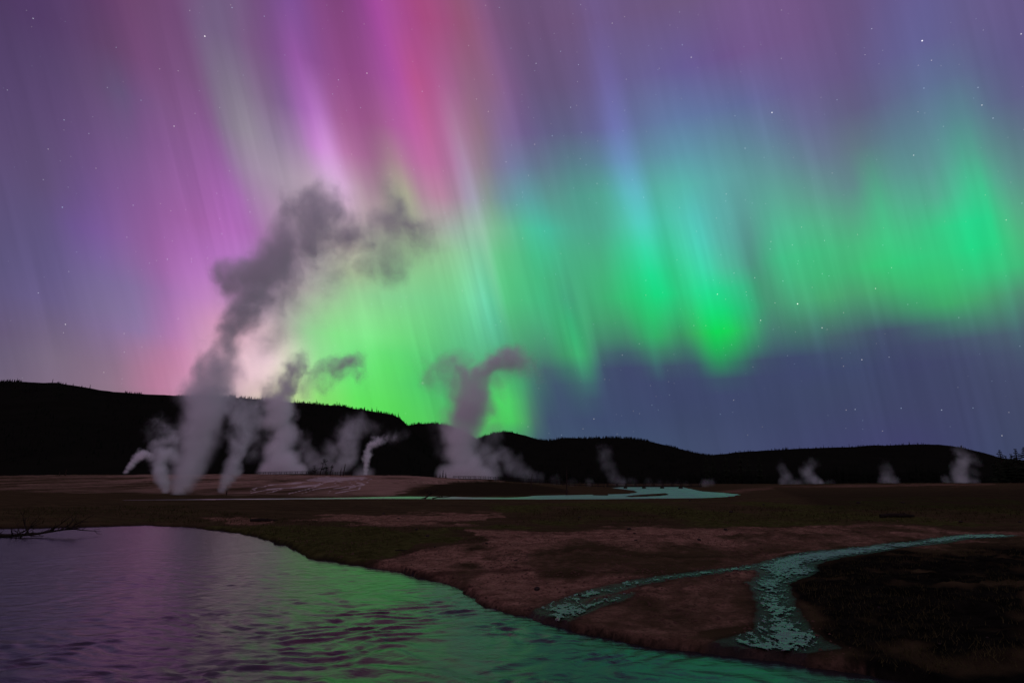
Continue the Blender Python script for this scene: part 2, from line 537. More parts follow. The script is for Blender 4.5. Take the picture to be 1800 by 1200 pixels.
PC = np.array([-1200, -300, 0, 200, 450, 700, 850, 930, 1000, 1100, 1230, 1320, 1400, 1600, 1800, 2200, 3000], float)
DC = np.array([-20, 4, 10, 20, 35, 60, 80, 100, 130, 160, 195, 230, 280, 330, 420, 800], float)
ZT = np.array([
    # -20   4   10   20   35   60   80   100  130  160  195  230  280  330  420  800
    [.5, .5, .5, .5, .45, .5, .6, 1.0, 1.6, 2.4, 3.3, 4.3, 5.2, 5.0, 4.0, 4.0],
    [.5, .5, .5, .5, .45, .5, .6, 1.0, 1.6, 2.4, 3.3, 4.3, 5.2, 5.0, 4.0, 4.0],
    [.5, .5, .5, .5, .40, .5, .6, 1.0, 1.6, 2.4, 3.3, 4.4, 5.4, 5.0, 4.0, 4.0],
    [.5, .5, .5, .5, .40, .45, .5, 1.0, 1.6, 2.4, 3.4, 4.6, 5.9, 5.4, 4.0, 4.0],
    [.5, .5, .5, .5, .40, .40, .4, 1.0, 1.7, 2.6, 3.7, 4.8, 6.1, 5.6, 4.0, 4.0],
    [.5, .5, .4, .4, .40, .40, .4, .9, 1.6, 2.4, 3.5, 4.4, 5.5, 5.0, 3.5, 3.5],
    [.5, .4, .3, .35, .42, .42, .4, .9, 1.7, 2.4, 2.75, 3.0, 3.6, 3.4, 2.5, 2.5],
    [.5, .4, .3, .35, .42, .42, .4, .7, 1.3, 1.8, 2.1, 2.2, 2.5, 2.3, 2.0, 2.0],
    [.5, .4, .3, .34, .44, .45, .4, .4, .6, .8, 1.0, 1.1, 1.3, 1.4, 1.4, 2.0],
    [.5, .4, .3, .32, .46, .46, .4, .3, .3, .35, .4, .5, .7, .9, 1.2, 2.0],
    [.5, .4, .3, .30, .48, .50, .45, .4, .4, .45, .5, .7, 1.0, 1.1, 1.2, 2.0],
    [.5, .4, .3, .30, .50, .60, .7, .8, 1.0, 1.3, 1.5, 1.5, 1.3, 1.2, 1.2, 2.0],
    [.5, .4, .35, .32, .50, .62, .8, 1.0, 1.3, 1.55, 1.8, 1.7, 1.4, 1.2, 1.2, 2.0],
    [.5, .4, .4, .36, .50, .65, .85, 1.05, 1.35, 1.65, 1.95, 1.9, 1.5, 1.2, 1.2, 2.0],
    [.5, .4, .5, .42, .50, .65, .85, 1.05, 1.35, 1.65, 1.95, 1.9, 1.5, 1.2, 1.2, 2.0],
    [.5, .4, .5, .5, .55, .65, .85, 1.05, 1.35, 1.65, 1.95, 1.9, 1.5, 1.2, 1.2, 2.0],
    [.5, .4, .5, .5, .55, .65, .85, 1.05, 1.35, 1.65, 1.95, 1.9, 1.5, 1.2, 1.2, 2.0]])

# small streams over the mud flat, in photograph pixels on the flat (z about 0.3)
STREAM_POLYS = [
    [(1795, 945), (1740, 942), (1690, 943), (1640, 948), (1600, 953), (1560, 955), (1515, 961), (1480, 964), (1440, 967), (1400, 973), (1370, 979),
     (1330, 988), (1305, 994), (1260, 998), (1200, 1005), (1150, 1012), (1100, 1018), (1060, 1023), (1020, 1029), (990, 1036), (950, 1045), (905, 1050), (886, 1060),
     (895, 1068), (940, 1072), (985, 1071), (1010, 1058), (1050, 1047), (1100, 1036), (1120, 1031), (1090, 1033), (1040, 1040), (1020, 1042), (1035, 1034), (1090, 1027),
     (1150, 1019), (1210, 1010), (1260, 1003), (1310, 999), (1332, 994), (1336, 1004), (1326, 1017), (1318, 1019), (1325, 1030), (1332, 1045), (1336, 1060), (1336, 1078),
     (1328, 1087), (1300, 1093), (1260, 1100), (1225, 1106), (1240, 1112), (1290, 1116), (1360, 1119), (1420, 1116), (1470, 1111), (1440, 1103), (1415, 1088),
     (1400, 1070), (1388, 1050), (1380, 1034), (1384, 1022), (1410, 1014), (1430, 1008), (1432, 1000), (1425, 993), (1450, 986), (1480, 980), (1510, 975), (1550, 969), (1590, 963), (1640, 957), (1700, 949), (1770, 948)],
    [(1350, 1166), (1380, 1150), (1420, 1138), (1450, 1132), (1470, 1142), (1480, 1158), (1510, 1172), (1530, 1184), (1480, 1178), (1420, 1170)],
]


def on_flat(x, y):
    return plane_hit(x, y, 0.32)


stream_w = [[on_flat(x, y) for x, y in p] for p in STREAM_POLYS]


def base_z(X, Y):
    u = 900 + FPX * X / np.maximum(Y, 3.0)
    ci = np.clip(np.searchsorted(PC, u) - 1, 0, len(PC) - 2)
    cf = np.clip((u - PC[ci]) / (PC[ci + 1] - PC[ci]), 0, 1)
    cf = cf * cf * (3 - 2 * cf)
    di = np.clip(np.searchsorted(DC, Y) - 1, 0, len(DC) - 2)
    df = np.clip((Y - DC[di]) / (DC[di + 1] - DC[di]), 0, 1)
    z0 = ZT[ci, di] * (1 - df) + ZT[ci, di + 1] * df
    z1 = ZT[ci + 1, di] * (1 - df) + ZT[ci + 1, di + 1] * df
    return z0 * (1 - cf) + z1 * cf


def water_sd(X, Y):
    wob = fbm(X * 1.3, Y * 1.3, 4, 5) * 0.24 + fbm(X * 5, Y * 5, 3, 9) * 0.075
    s1 = poly_sd(X, Y, river_poly) + wob
    sc_ = np.clip(Y / 60, .6, 3)
    s2 = poly_sd(X, Y, far_w) + fbm(X * .25, Y * .12, 3, 11) * 0.8
    s2 = np.maximum(s2, -(poly_sd(X, Y, BAR1) + .1))
    s2 = np.maximum(s2, -(poly_sd(X, Y, BAR2) + .1))
    return s1, s2


def stream_sd(X, Y):
    d = np.full(X.shape, 1e9)
    for p in stream_w:
        d = np.minimum(d, poly_sd(X, Y, p))
    return d + fbm(X * 3.1, Y * 3.1, 4, 31) * 0.09


def ground_z(X, Y, detail=True, masks=False):
    X = np.asarray(X, float)
    Y = np.asarray(Y, float)
    z = base_z(X, Y)
    s1, s2 = water_sd(X, Y)
    st_ = stream_sd(X, Y)
    near = 1 / (1 + np.maximum(Y, 0) / 60.0)
    calm = sstep(st_, -0.02, 0.5)
    rough = fbm(X * .22, Y * .22, 4, 1) * .10 * np.clip(Y / 40, .25, 3) + fbm(X * 1.1, Y * 1.6, 4, 2) * .05 * calm
    ridg = 1 - np.abs(fbm(X * 1.3, Y * 1.7, 3, 6)) * 4
    lump = np.maximum(fbm(X * 2.6, Y * 3.4, 3, 3), 0) * .09 * calm + fbm(X * 7, Y * 9, 2, 4) * .03 * calm * near - np.clip(ridg, 0, 1) * .035 * calm
    z = z + rough * sstep(s2, 0, 18) + lump
    z = np.where(s2 < 60, np.minimum(z, .05 + .012 * np.maximum(s2, 0) ** 1.25), z)
    bank = sstep(s1, -0.02, 0.16 + 0.12 * (fbm(X * .8, Y * .8, 2, 21) + .5))
    zz = -0.12 + (z * 0.36 + .12) * bank + z * 0.64 * sstep(s1, 0.1, 4.0)
    zz = np.where(s1 < 0, -0.12 - np.clip(-s1, 0, 1.2) * .4, zz)
    b2 = sstep(s2, -0.3, 2.2)
    zz = np.where(s2 < 6, np.minimum(zz, -0.25 + (zz + .25) * b2), zz)
    zz = np.where(s2 < -0.3, -0.3, zz)
    bar = np.minimum(poly_sd(X, Y, BAR1), poly_sd(X, Y, BAR2)) + fbm(X * .4, Y * .25, 3, 12) * .5
    zz = np.where(bar < 1.5, np.maximum(zz, -.3 + .48 * (1 - sstep(bar, -.7, .6))), zz)
    zz = zz - 0.02 * (1 - sstep(st_, -0.06, 0.05))
    if masks:
        return zz, s1, s2, st_
    return zz


def hit(px, py, y0=4.0, y1=700.0):
    d = pix_dir(px, py)
    ys = np.geomspace(y0, y1, 3000)
    xs = d[0] / d[1] * ys
    rz = EYE + d[2] / d[1] * ys
    g = ground_z(xs, ys)
    k = np.where(rz < g)[0]
    k = k[0] if len(k) else len(ys) - 1
    return Vector((xs[k], ys[k], g[k]))


APEX = 12.0
cols = np.concatenate([np.linspace(-2.2, -1.0, 24)[:-1], np.linspace(-1.0, 1.0, 520), np.linspace(1.0, 2.2, 24)[1:]])
rows_ = np.geomspace(4.0, 812.0, 960)
# depth rows crowd where the photograph sees them edge-on and near
TT, UU = np.meshgrid(rows_, cols, indexing='ij')
GY = TT - APEX
GX = UU * TT
GZ, S1, S2, ST = ground_z(GX, GY, masks=True)
PX, PY = to_pix(GX, np.maximum(GY, 1.0), GZ)
wob = fbm(GX * .5, GY * .5, 4, 41) * 14 * np.clip(40 / np.maximum(GY, 8), .12, 1.6)
wob2 = fbm(GX * .12, GY * .12, 4, 43) * 6


def pmask(poly, soft=8.0, k=1.0):
    sd_ = poly_sd(PX + wob * 2.2, PY + wob * .6 + wob2 * .35, poly)
    return k * (1 - sstep(sd_, -soft, soft))


mud = np.zeros_like(GX)
mud = np.maximum(mud, pmask([(660, 1010), (700, 985), (740, 965), (820, 950), (950, 938), (1100, 930), (1280, 926), (1420, 922), (1600, 925), (1820, 938), (1820, 946),
                             (1600, 958), (1450, 972), (1345, 990), (1340, 1060), (1332, 1090), (1240, 1112), (1330, 1125), (1430, 1122), (1500, 1150), (1560, 1180), (1620, 1215),
                             (1300, 1240), (700, 1100)], 7))
mud *= 1 - .62 * pmask([(930, 968), (1050, 958), (1300, 955), (1420, 962), (1330, 985), (1200, 1000), (1060, 1015), (960, 1010), (900, 990)], 12)
mud *= 1 - .5 * pmask([(1280, 930), (1820, 930), (1820, 960), (1440, 975), (1340, 990), (1300, 960)], 30)
mud *= 1 - .75 * pmask([(1230, 1116), (1480, 1114), (1560, 1150), (1500, 1175), (1380, 1150)], 14)
mud *= 1 - .55 * pmask([(900, 1075), (1040, 1050), (1180, 1035), (1330, 1020), (1330, 1090), (1230, 1115), (1330, 1135), (1330, 1170), (1100, 1140), (930, 1098)], 14)
mud *= np.clip(.85 + fbm(GX * .9, GY * .6, 4, 59) * 1.0, .15, 1.15)
mud = np.maximum(mud, pmask([(500, 914), (600, 905), (700, 903), (885, 902), (880, 910), (820, 922), (700, 925), (620, 919)], 4, .8))
mud = np.maximum(mud, pmask([(360, 914), (400, 909), (480, 912), (480, 919), (400, 920)], 3, .7))
mud = np.maximum(mud, pmask([(850, 939), (1050, 934), (1300, 931), (1300, 940), (1050, 946), (860, 952)], 5, 1.25))
mud = np.maximum(mud, pmask([(1240, 866), (1300, 859), (1360, 855), (1360, 859), (1300, 866)], 2.5, .6))
mud = np.maximum(mud, pmask([(1290, 855), (1500, 851), (1750, 849), (1750, 853), (1500, 856)], 2.0, .6))
sint = pmask([(-300, 836), (300, 826), (620, 826), (800, 833), (900, 842), (880, 846), (800, 846), (730, 858), (690, 870), (600, 872.5), (420, 869), (250, 866), (-300, 860)], 4, 1.0)
sint *= .45 + .55 * sstep(GX / np.maximum(GY, 1), -.78, -.5)
sint *= np.clip(.75 + .9 * fbm(GX * .10, GY * .035, 4, 51), .15, 1.2)
green = pmask([(330, 925), (480, 922), (640, 924), (700, 932), (900, 924), (960, 930), (720, 950), (690, 985), (640, 992), (540, 985), (480, 950)], 8)
green = np.maximum(green, pmask([(840, 884), (1200, 879), (1800, 868), (1800, 925), (1300, 925), (980, 926), (900, 915)], 6, .8))
green = np.maximum(green, pmask([(0, 890), (300, 885), (420, 905), (330, 920), (0, 925)], 6, .5))
green *= np.clip(.65 + 1.0 * fbm(GX * .3, GY * .12, 4, 53), 0, 1)
dark = pmask([(1400, 1014), (1440, 990), (1520, 976), (1640, 962), (1820, 952), (1830, 1260), (1600, 1230), (1520, 1175), (1440, 1105), (1395, 1050)], 16)
dark *= np.clip(.85 + fbm(GX * 1.4, GY * 1.4, 4, 57) * 1.1, 0, 1)
dark = np.maximum(dark, pmask([(720, 868), (770, 850), (850, 845), (930, 849), (1000, 860), (1000, 868), (940, 870), (900, 873), (780, 871)], 2.5, .55))
dark = np.maximum(dark, pmask([(1360, 858), (1820, 854), (1820, 905), (1450, 900)], 15, .45))
dark = np.maximum(dark, .8 * (1 - sstep(np.minimum(S1, S2 * .4), 0.02, .22)))
# pale runoff channels down the sinter slope
chan = np.zeros_like(GX)
for pts in ([(575, 838), (600, 843), (560, 850), (500, 857), (470, 866)], [(590, 842), (555, 853), (520, 864), (505, 868)], [(600, 842), (590, 852), (545, 860), (530, 868)],
            [(610, 843), (620, 852), (585, 858), (578, 866)], [(640, 838), (625, 846), (640, 852), (600, 860)], [(560, 840), (530, 848), (470, 852), (440, 862)],
            [(650, 841), (637, 850), (610, 856)], [(560, 852), (470, 860), (440, 866)], [(640, 850), (628, 860), (590, 866)]):
    chan = np.maximum(chan, 1 - sstep(seg_dist(PX + wob2 * 1.2, (PY + wob2 * .3) * 1.0, pts), .35, 1.3))
chan = np.maximum(chan, pmask([(535, 843), (560, 838), (640, 837), (650, 840), (600, 846), (560, 847)], 2, .8))

V = np.stack([GX, GY, GZ], -1).reshape(-1, 3)
gm, G, go = new_mat('ground_soil')
tc = G.node('ShaderNodeTexCoord')
P = E(G, tc.outputs['Object'])
n1 = G.noise(P, .6, 6, .62)
n2 = G.noise(P, 3.5, 6, .65)
n3 = G.noise(P, 18, 5, .7)
Pst = G.v('MULTIPLY', P, (.22, 1.1, 1.0))
n4 = G.noise(Pst, 1.0, 5, .62)
brk = (n1 - .5) * .5 + (n2 - .5) * .55 + (n4 - .5) * .5
a_mud, a_grn, a_drk, a_sin, a_chn, a_wet = [G.attr(k) for k in ('mud', 'green', 'dark', 'sinter', 'channel', 'wet')]
c_soil = G.mix(G.rng(n4, .3, .7), (.024, .0175, .008, 1), (.072, .053, .024, 1))
c_soil = G.mix(G.rng(n3, .35, .75), c_soil, (.05, .036, .02, 1))
c_grn = G.mix(G.rng(n2, .3, .7), (.022, .024, .006, 1), (.070, .072, .022, 1))
c_mud = G.mix(G.rng(n2, .32, .68), (.115, .062, .038, 1), (.30, .175, .115, 1))
c_mud = G.mix(G.rng(n3, .51, .66), c_mud, (.05, .028, .02, 1))
c_mud = G.mix(G.rng(n4, .52, .68, 0.0, .75), c_mud, (.035, .02, .012, 1))
c_mud = G.mix(G.rng(n1, .56, .70, 0.0, .6), c_mud, (.03, .018, .011, 1))
c_sin = G.mix(G.rng(n4, .3, .7), (.13, .08, .055, 1), (.33, .215, .155, 1))
c_drk = G.mix(G.rng(n2, .4, .75), (.004, .004, .003, 1), (.016, .015, .010, 1))
c = G.mix(G.rng(a_grn + brk, .3, .7), c_soil, c_grn)
c = G.mix(G.rng(a_mud + brk * .9, .25, .85), c, c_mud)
c = G.mix(G.rng(a_sin + brk * .6, .15, .9), c, c_sin)
c = G.mix(G.rng(a_drk + brk * .35, .2, .8), c, c_drk)
c = G.mix(G.rng(a_chn + brk * .9, .35, 1.1), c, (.46, .38, .35, 1))
c = G.mix(a_wet * .8, c, (.012, .010, .008, 1))
bs = G.node('ShaderNodeBsdfPrincipled')
G.put(bs.inputs['Base Color'], c)
G.put(bs.inputs['Roughness'], G.rng(a_wet + brk * .5, .0, 1.0, .92, .5))
G.put(bs.inputs['Specular IOR Level'], G.rng(a_wet, .6, 1.0, .0, .09))
bp = G.node('ShaderNodeBump')
bp.inputs['Strength'].default_value = .9
bp.inputs['Distance'].default_value = .10
G.put(bp.inputs['Height'], n2 * .6 + n3 * .4)
G.put(bs.inputs['Normal'], E(G, bp.outputs[0]))
G.t.links.new(bs.outputs[0], go.inputs[0])
ground = np_mesh('ground', V, grid_faces(len(rows_), len(cols)), gm)
tag(ground, kind='structure')
wet = 1 - sstep(np.minimum(ST, S1), 0.0, 0.22)
for nm, arr in (('mud', mud), ('green', green), ('dark', dark), ('sinter', sint), ('channel', chan), ('wet', wet)):
    at = ground.data.attributes.new(nm, 'FLOAT', 'POINT')
    at.data.foreach_set('value', np.asarray(arr, np.float32).ravel())
# the plain that the basin lies in, out to the horizon
pl = []
for i in range(49):
    for j in range(49):
        x, y = -9000 + 375 * i, -9000 + 375 * j
        pl.append((x, y, -2.5))
plain = np_mesh('plain', pl, grid_faces(49, 49)[:, ::-1], simple_mat('plain_soil', (.04, .03, .02), scale=.05))
tag(plain, kind='structure')


# ------------------------------------------------------------------ water
def water_mat(name, rough, tint, bump_s, bump_d, scale, lanes=0.0):
    m, g, out = new_mat(name)
    tcx = g.node('ShaderNodeTexCoord')
    p = E(g, tcx.outputs['Object'])
    p2 = g.v('MULTIPLY', p, (1.0, 1.9, 1.0))
    na = g.noise(p2, scale, 4, .55, dist=.6)
    b = g.node('ShaderNodeBsdfPrincipled')
    b.inputs['Base Color'].default_value = (*tint, 1)
    b.inputs['Roughness'].default_value = rough
    if lanes:                                 # smooth and ruffled lanes of the current
        g.put(b.inputs['Roughness'], g.rng(g.noise(g.v('MULTIPLY', p, (.035, .16, 1.0)), 1.0, 4, .6), .38, .62, rough - lanes, rough + lanes))
    b.inputs['IOR'].default_value = 1.333
    bpx = g.node('ShaderNodeBump')
    bpx.inputs['Strength'].default_value = bump_s
    bpx.inputs['Distance'].default_value = bump_d
    g.put(bpx.inputs['Height'], na)
    g.put(b.inputs['Normal'], E(g, bpx.outputs[0]))
    g.t.links.new(b.outputs[0], out.inputs[0])
    return m


wcols = np.linspace(-1.6, 1.3, 560)
wrows = np.geomspace(4.0, 60.0, 760)
T2, U2 = np.meshgrid(wrows, wcols, indexing='ij')
RY = T2 - APEX + 6
RX = U2 * T2
s1r, _ = water_sd(RX, RY)
# standing ripples of the current: bent trains with calm lanes between them
wx = RX + fbm(RX * .35, RY * .35, 3, 61) * 1.6
wy = RY + fbm(RX * .35, RY * .35, 3, 67) * 1.6
ang = .35 * fbm(RX * .12, RY * .12, 2, 71)
wpx, wpy = to_pix(RX, np.maximum(RY, 2.0), 0 * RX)
busy = .5 + .5 * sstep(wpx + (wpy - 1000) * .9, 0, 520) * sstep(wpy, 950, 1060)
busy *= 1 - .55 * sstep(wpx, 950, 1250)


def crest(q):                                 # narrow crests, broad troughs
    return (np.abs(np.sin(q * .5)) ** 1.3) * 2 - 1.1


tr = crest((wy * 1.0 - wx * .34) * 2 * np.pi / .40 + 3.5 * fbm(RX * .9, RY * .9, 3, 73))
tr2 = crest((wy * .95 + wx * .42) * 2 * np.pi / .30 + 3.5 * fbm(RX * 1.2, RY * 1.2, 3, 79))
tr3 = fbm(wx * 1.5, wy * 4.0, 4, 83)
tr4 = fbm(wx * 3.2, wy * 8.0, 3, 84)
lane = sstep(fbm(RX * .45 + 3.1, RY * .33, 3, 89), -.35, .3)
lane2 = sstep(fbm(RX * .6, RY * .5, 3, 97), -.05, .4)
tr5 = fbm(wx * 2.6, wy * 2.8, 3, 85)
hgt = busy * (.012 * tr * lane + .009 * tr2 * lane2 + .006 * tr3 * (.35 + .65 * lane) + .014 * tr4 + .012 * tr5)
hgt *= sstep(-s1r, 0, .5) * .7 + .3
RZ = hgt * np.clip(14 / np.maximum(RY, 6), .5, 1.25)
F = grid_faces(len(wrows), len(wcols))
keep = (s1r.ravel()[F] < 0.9).all(1)
used = np.unique(F[keep])
remap = np.full(RX.size, -1)
remap[used] = np.arange(len(used))
river = np_mesh('river', np.stack([RX, RY, RZ], -1).reshape(-1, 3)[used], remap[F[keep]], water_mat('river_water', .25, (.012, .013, .013), .6, .03, 2.6))
tag(river, kind='structure')

fx = [p[0] for p in far_w]
fy = [p[1] for p in far_w]
fgx, fgy = np.meshgrid(np.linspace(min(fx) - 6, max(fx) + 6, 60), np.linspace(min(fy) - 4, max(fy) + 6, 60), indexing='ij')
frz = np.full(fgx.shape, 0.0)
far_river = np_mesh('distant_river', np.stack([fgx, fgy, frz], -1).reshape(-1, 3), grid_faces(60, 60)[:, ::-1], water_mat('distant_water', .36, (.15, .155, .165), .7, .10, .5, lanes=.14))
tag(far_river, kind='structure')

# shallow streams: a thin broken film of water over the mud
sy = np.geomspace(6.2, 24.0, 760)
su = np.linspace(-.06, .93, 900)
Y3, U3 = np.meshgrid(sy, su, indexing='ij')
X3 = U3 * Y3
sd3 = stream_sd(X3, Y3)
speck = fbm(X3 * 19, Y3 * 12, 4, 101, .7)
broad = fbm(X3 * 2.2, Y3 * 2.2, 3, 103)
s13, _ = water_sd(X3, Y3)
keepv = (s13 > .32 + .25 * fbm(X3 * 3, Y3 * 3, 2, 107)) & (sd3 < 0.03) & (speck < .36 - .55 * sstep(sd3, -.34, .04) + broad * .40)
F3 = grid_faces(len(sy), len(su))
keep = keepv.ravel()[F3].all(1)
used = np.unique(F3[keep])
remap = np.full(X3.size, -1)
remap[used] = np.arange(len(used))
zz3 = ground_z(X3.ravel()[used], Y3.ravel()[used]) + .024
stream = np_mesh('shallow_stream', np.stack([X3.ravel()[used], Y3.ravel()[used], zz3], -1), remap[F3[keep]], water_mat('stream_water', .25, (.10, .105, .095), 1.0, .03, 5.0))
tag(stream, kind='structure')


# ------------------------------------------------------------------ hills and their woods
M_HILL = simple_mat('hill_floor', (.008, .0085, .006), scale=.02, bump=.2)
M_WOOD = simple_mat('far_conifers', (.007, .0085, .006), scale=.1, bump=0)
M_NEEDLE = simple_mat('conifer_needles', (.016, .022, .012), scale=2, bump=0)
M_BARK = simple_mat('bark', (.035, .026, .020), scale=6)
M_GREYWOOD = simple_mat('weathered_wood', (.07, .058, .05), scale=8)
M_PLANK = simple_mat('dark_timber', (.028, .024, .020), scale=6)
M_ROCK = simple_mat('dark_rock', (.035, .028, .024), scale=6)


def cone_forest(pts, hs, seed):
    """many small conifers in one mesh: three ragged skirts each"""
    rg = np.random.default_rng(seed)
    V, F = [], []
    base = 0
    for (x, y, z), h in zip(pts, hs):
        r = h * rg.uniform(.13, .22)
        for (z0, z1, rr) in ((.05, .55, 1.0), (.32, .78, .72), (.6, 1.0, .45)):
            a0 = rg.uniform(0, 6.28)
            for k in range(5):
                a = a0 + k * 1.2566
                q = r * rr * rg.uniform(.7, 1.25)
                V.append((x + math.cos(a) * q, y + math.sin(a) * q, z + h * (z0 + rg.uniform(-.03, .03))))
            V.append((x, y, z + h * z1))
            for k in range(5):
                F.append((base + k, base + (k + 1) % 5, base + 5))
            base += 6
    return np.array(V), np.array(F)


def make_hill(name, ridge, depth, foot, ntree, hmin, hmax, seed, wood_name, wood_label, ridge_share=.45, behind=.35):
    xs = np.array([p[0] for p in ridge], float)
    ys = np.array([p[1] for p in ridge], float)
    cx = np.arange(xs[0], xs[-1] + 1, 5.0)
    cy = np.interp(cx, xs, ys)
    cy = cy + fbm(cx * .03, cx * 0 + seed, 3, seed) * 1.5
    tt = np.linspace(0, 1 + behind, 34)

    def pos(px, py, t, X_noise=True):
        dr = pix_dir(px, py)
        dep = foot + (depth - foot) * t
        top = EYE + dr[2] / dr[1] * depth
        tc_ = np.minimum(t, 1.0)
        z = EYE + dr[2] / dr[1] * dep * np.sin(tc_ * math.pi / 2) ** .9 - 4.0 * (1 - tc_)
        z = np.where(t > 1, top - (t - 1) * (top + 20) * 1.6, z)
        return dr[0] / dr[1] * dep, dep, z
    V = []
    for t in tt:
        for px, py in zip(cx, cy):
            x, y, z = pos(px, py, t)
            V.append((x, y, float(z)))
    V = np.array(V)
    k = np.repeat(tt, len(cx))
    V[:, 2] += fbm(V[:, 0] * .012, V[:, 1] * .012, 4, seed + 3) * 7 * np.clip(1 - np.abs(k - .4) * 2.6, 0, 1)
    o = np_mesh(name, V, grid_faces(len(tt), len(cx)), M_HILL)
    tag(o, kind='structure')
    rg = np.random.default_rng(seed)
    pts, hs = [], []
    gv = V.reshape(len(tt), len(cx), 3)
    for _ in range(ntree):
        if rg.random() < ridge_share:
            t = 1 + rg.uniform(-.05, .02)
        else:
            t = rg.uniform(.12, 1.0)
        c = rg.uniform(0, len(cx) - 1.01)
        ti = t / (1 + behind) * (len(tt) - 1)
        i, j = int(ti), int(c)
        fi, fj = ti - i, c - j
        p = (gv[i, j] * (1 - fi) + gv[i + 1, j] * fi) * (1 - fj) + (gv[i, j + 1] * (1 - fi) + gv[i + 1, j + 1] * fi) * fj
        clump = fbm(np.array([c * .14]), np.array([t * 9.0]), 2, seed + 5)[0]
        if clump < -.28:
            continue
        pts.append((p[0], p[1], p[2] - .4))
        hs.append(rg.uniform(hmin, hmax) * (1 + .45 * clump) * (1.5 if rg.random() < .04 else 1))
    V2, F2 = cone_forest(pts, hs, seed + 1)
    w = np_mesh(wood_name, V2, F2, M_WOOD, smooth=False)
    tag(w, wood_label, 'forest', kind='stuff')
    return o, gv, cx


RIDGE_A = [(-700, 690), (-300, 672), (-100, 668), (0, 670), (60, 671), (100, 673), (150, 680), (200, 689), (260, 693), (320, 696), (400, 698), (440, 701), (480, 705), (540, 709), (600, 714),
           (640, 720), (665, 725), (690, 729), (704, 735), (714, 745), (730, 765), (770, 800), (830, 850)]
RIDGE_B = [(600, 800), (680, 765), (712, 748), (735, 744), (760, 744), (785, 747), (810, 757), (840, 772), (870, 800), (900, 850)]
RIDGE_C = [(760, 830), (810, 785), (845, 768), (868, 761), (885, 758), (900, 759), (925, 766), (945, 772), (965, 774), (980, 771), (1000, 769.5), (1040, 770.5), (1080, 768.5), (1110, 770.5),
           (1140, 776), (1180, 785), (1220, 795), (1250, 801), (1300, 815), (1400, 850)]
RIDGE_D = [(1150, 850), (1200, 818), (1235, 801), (1262, 797.5), (1300, 794.5), (1350, 790.5), (1450, 787), (1520, 783.5), (1600, 780), (1650, 780), (1690, 785), (1720, 793), (1760, 804),
           (1850, 818), (2000, 828), (2400, 830)]
hillA = make_hill('wooded_hill', RIDGE_A, 1100, 430, 6500, 3.0, 5.8, 11, 'hillside_forest', 'dark conifer forest covering the broad left hill')
hillB = make_hill('wooded_hill', RIDGE_B, 1700, 700, 1300, 4, 7.5, 12, 'hillside_forest', 'dark conifer forest on the notched hill behind the middle steam column')
hillC = make_hill('wooded_hill', RIDGE_C, 2200, 800, 3000, 4.5, 8.5, 13, 'hillside_forest', 'dark conifer forest on the far central ridge above the bridge')
hillD = make_hill('wooded_hill', RIDGE_D, 1300, 520, 2200, 2.2, 4.5, 14, 'hillside_forest', 'dark conifer forest on the low smooth right hill', ridge_share=.25)

# the band of forest at the foot of the hills, behind the bridge and the right-hand meadow
rg = np.random.default_rng(5)
pts, hs = [], []
for _ in range(1500):
    px = rg.uniform(880, 1790)
    dep = rg.uniform(430, 620)
    k = .6 + .5 * vnoise(np.array([px * .02]), np.array([.5]), 3)[0]
    pts.append(((px - 900) / 1000 * dep * 1.0, dep, 0.5))
    hs.append(rg.uniform(8, 15) * k * (1.0 if px > 1180 or px < 1000 else .7))
V2, F2 = cone_forest(pts, hs, 77)
tag(np_mesh('valley_forest', V2, F2, M_WOOD, smooth=False), 'dark band of conifers at the foot of the hills behind the bridge and meadow', 'forest', kind='stuff')


# ------------------------------------------------------------------ single trees
def tube(path, radii, n=6):
    V, F = [], []
    for i, (p, r) in enumerate(zip(path, radii)):
        p = Vector(p)
        a = Vector(path[min(i + 1, len(path) - 1)]) - Vector(path[max(i - 1, 0)])
        a.normalize()
        s = a.cross(Vector((.3, .9, .2)))
        s.normalize()
        t = a.cross(s)
        for k in range(n):
            q = 2 * math.pi * k / n
            V.append(tuple(p + (s * math.cos(q) + t * math.sin(q)) * r))
    for i in range(len(path) - 1):
        for k in range(n):
            F.append((i * n + k, i * n + (k + 1) % n, (i + 1) * n + (k + 1) % n, (i + 1) * n + k))
    F.append(tuple(range(n))[::-1])
    F.append(tuple(range((len(path) - 1) * n, len(path) * n)))
    return V, F


def merge(parts):
    V, F = [], []
    for v, f in parts:
        b = len(V)
        V += list(v)
        F += [tuple(i + b for i in q) for q in f]
    return V, F


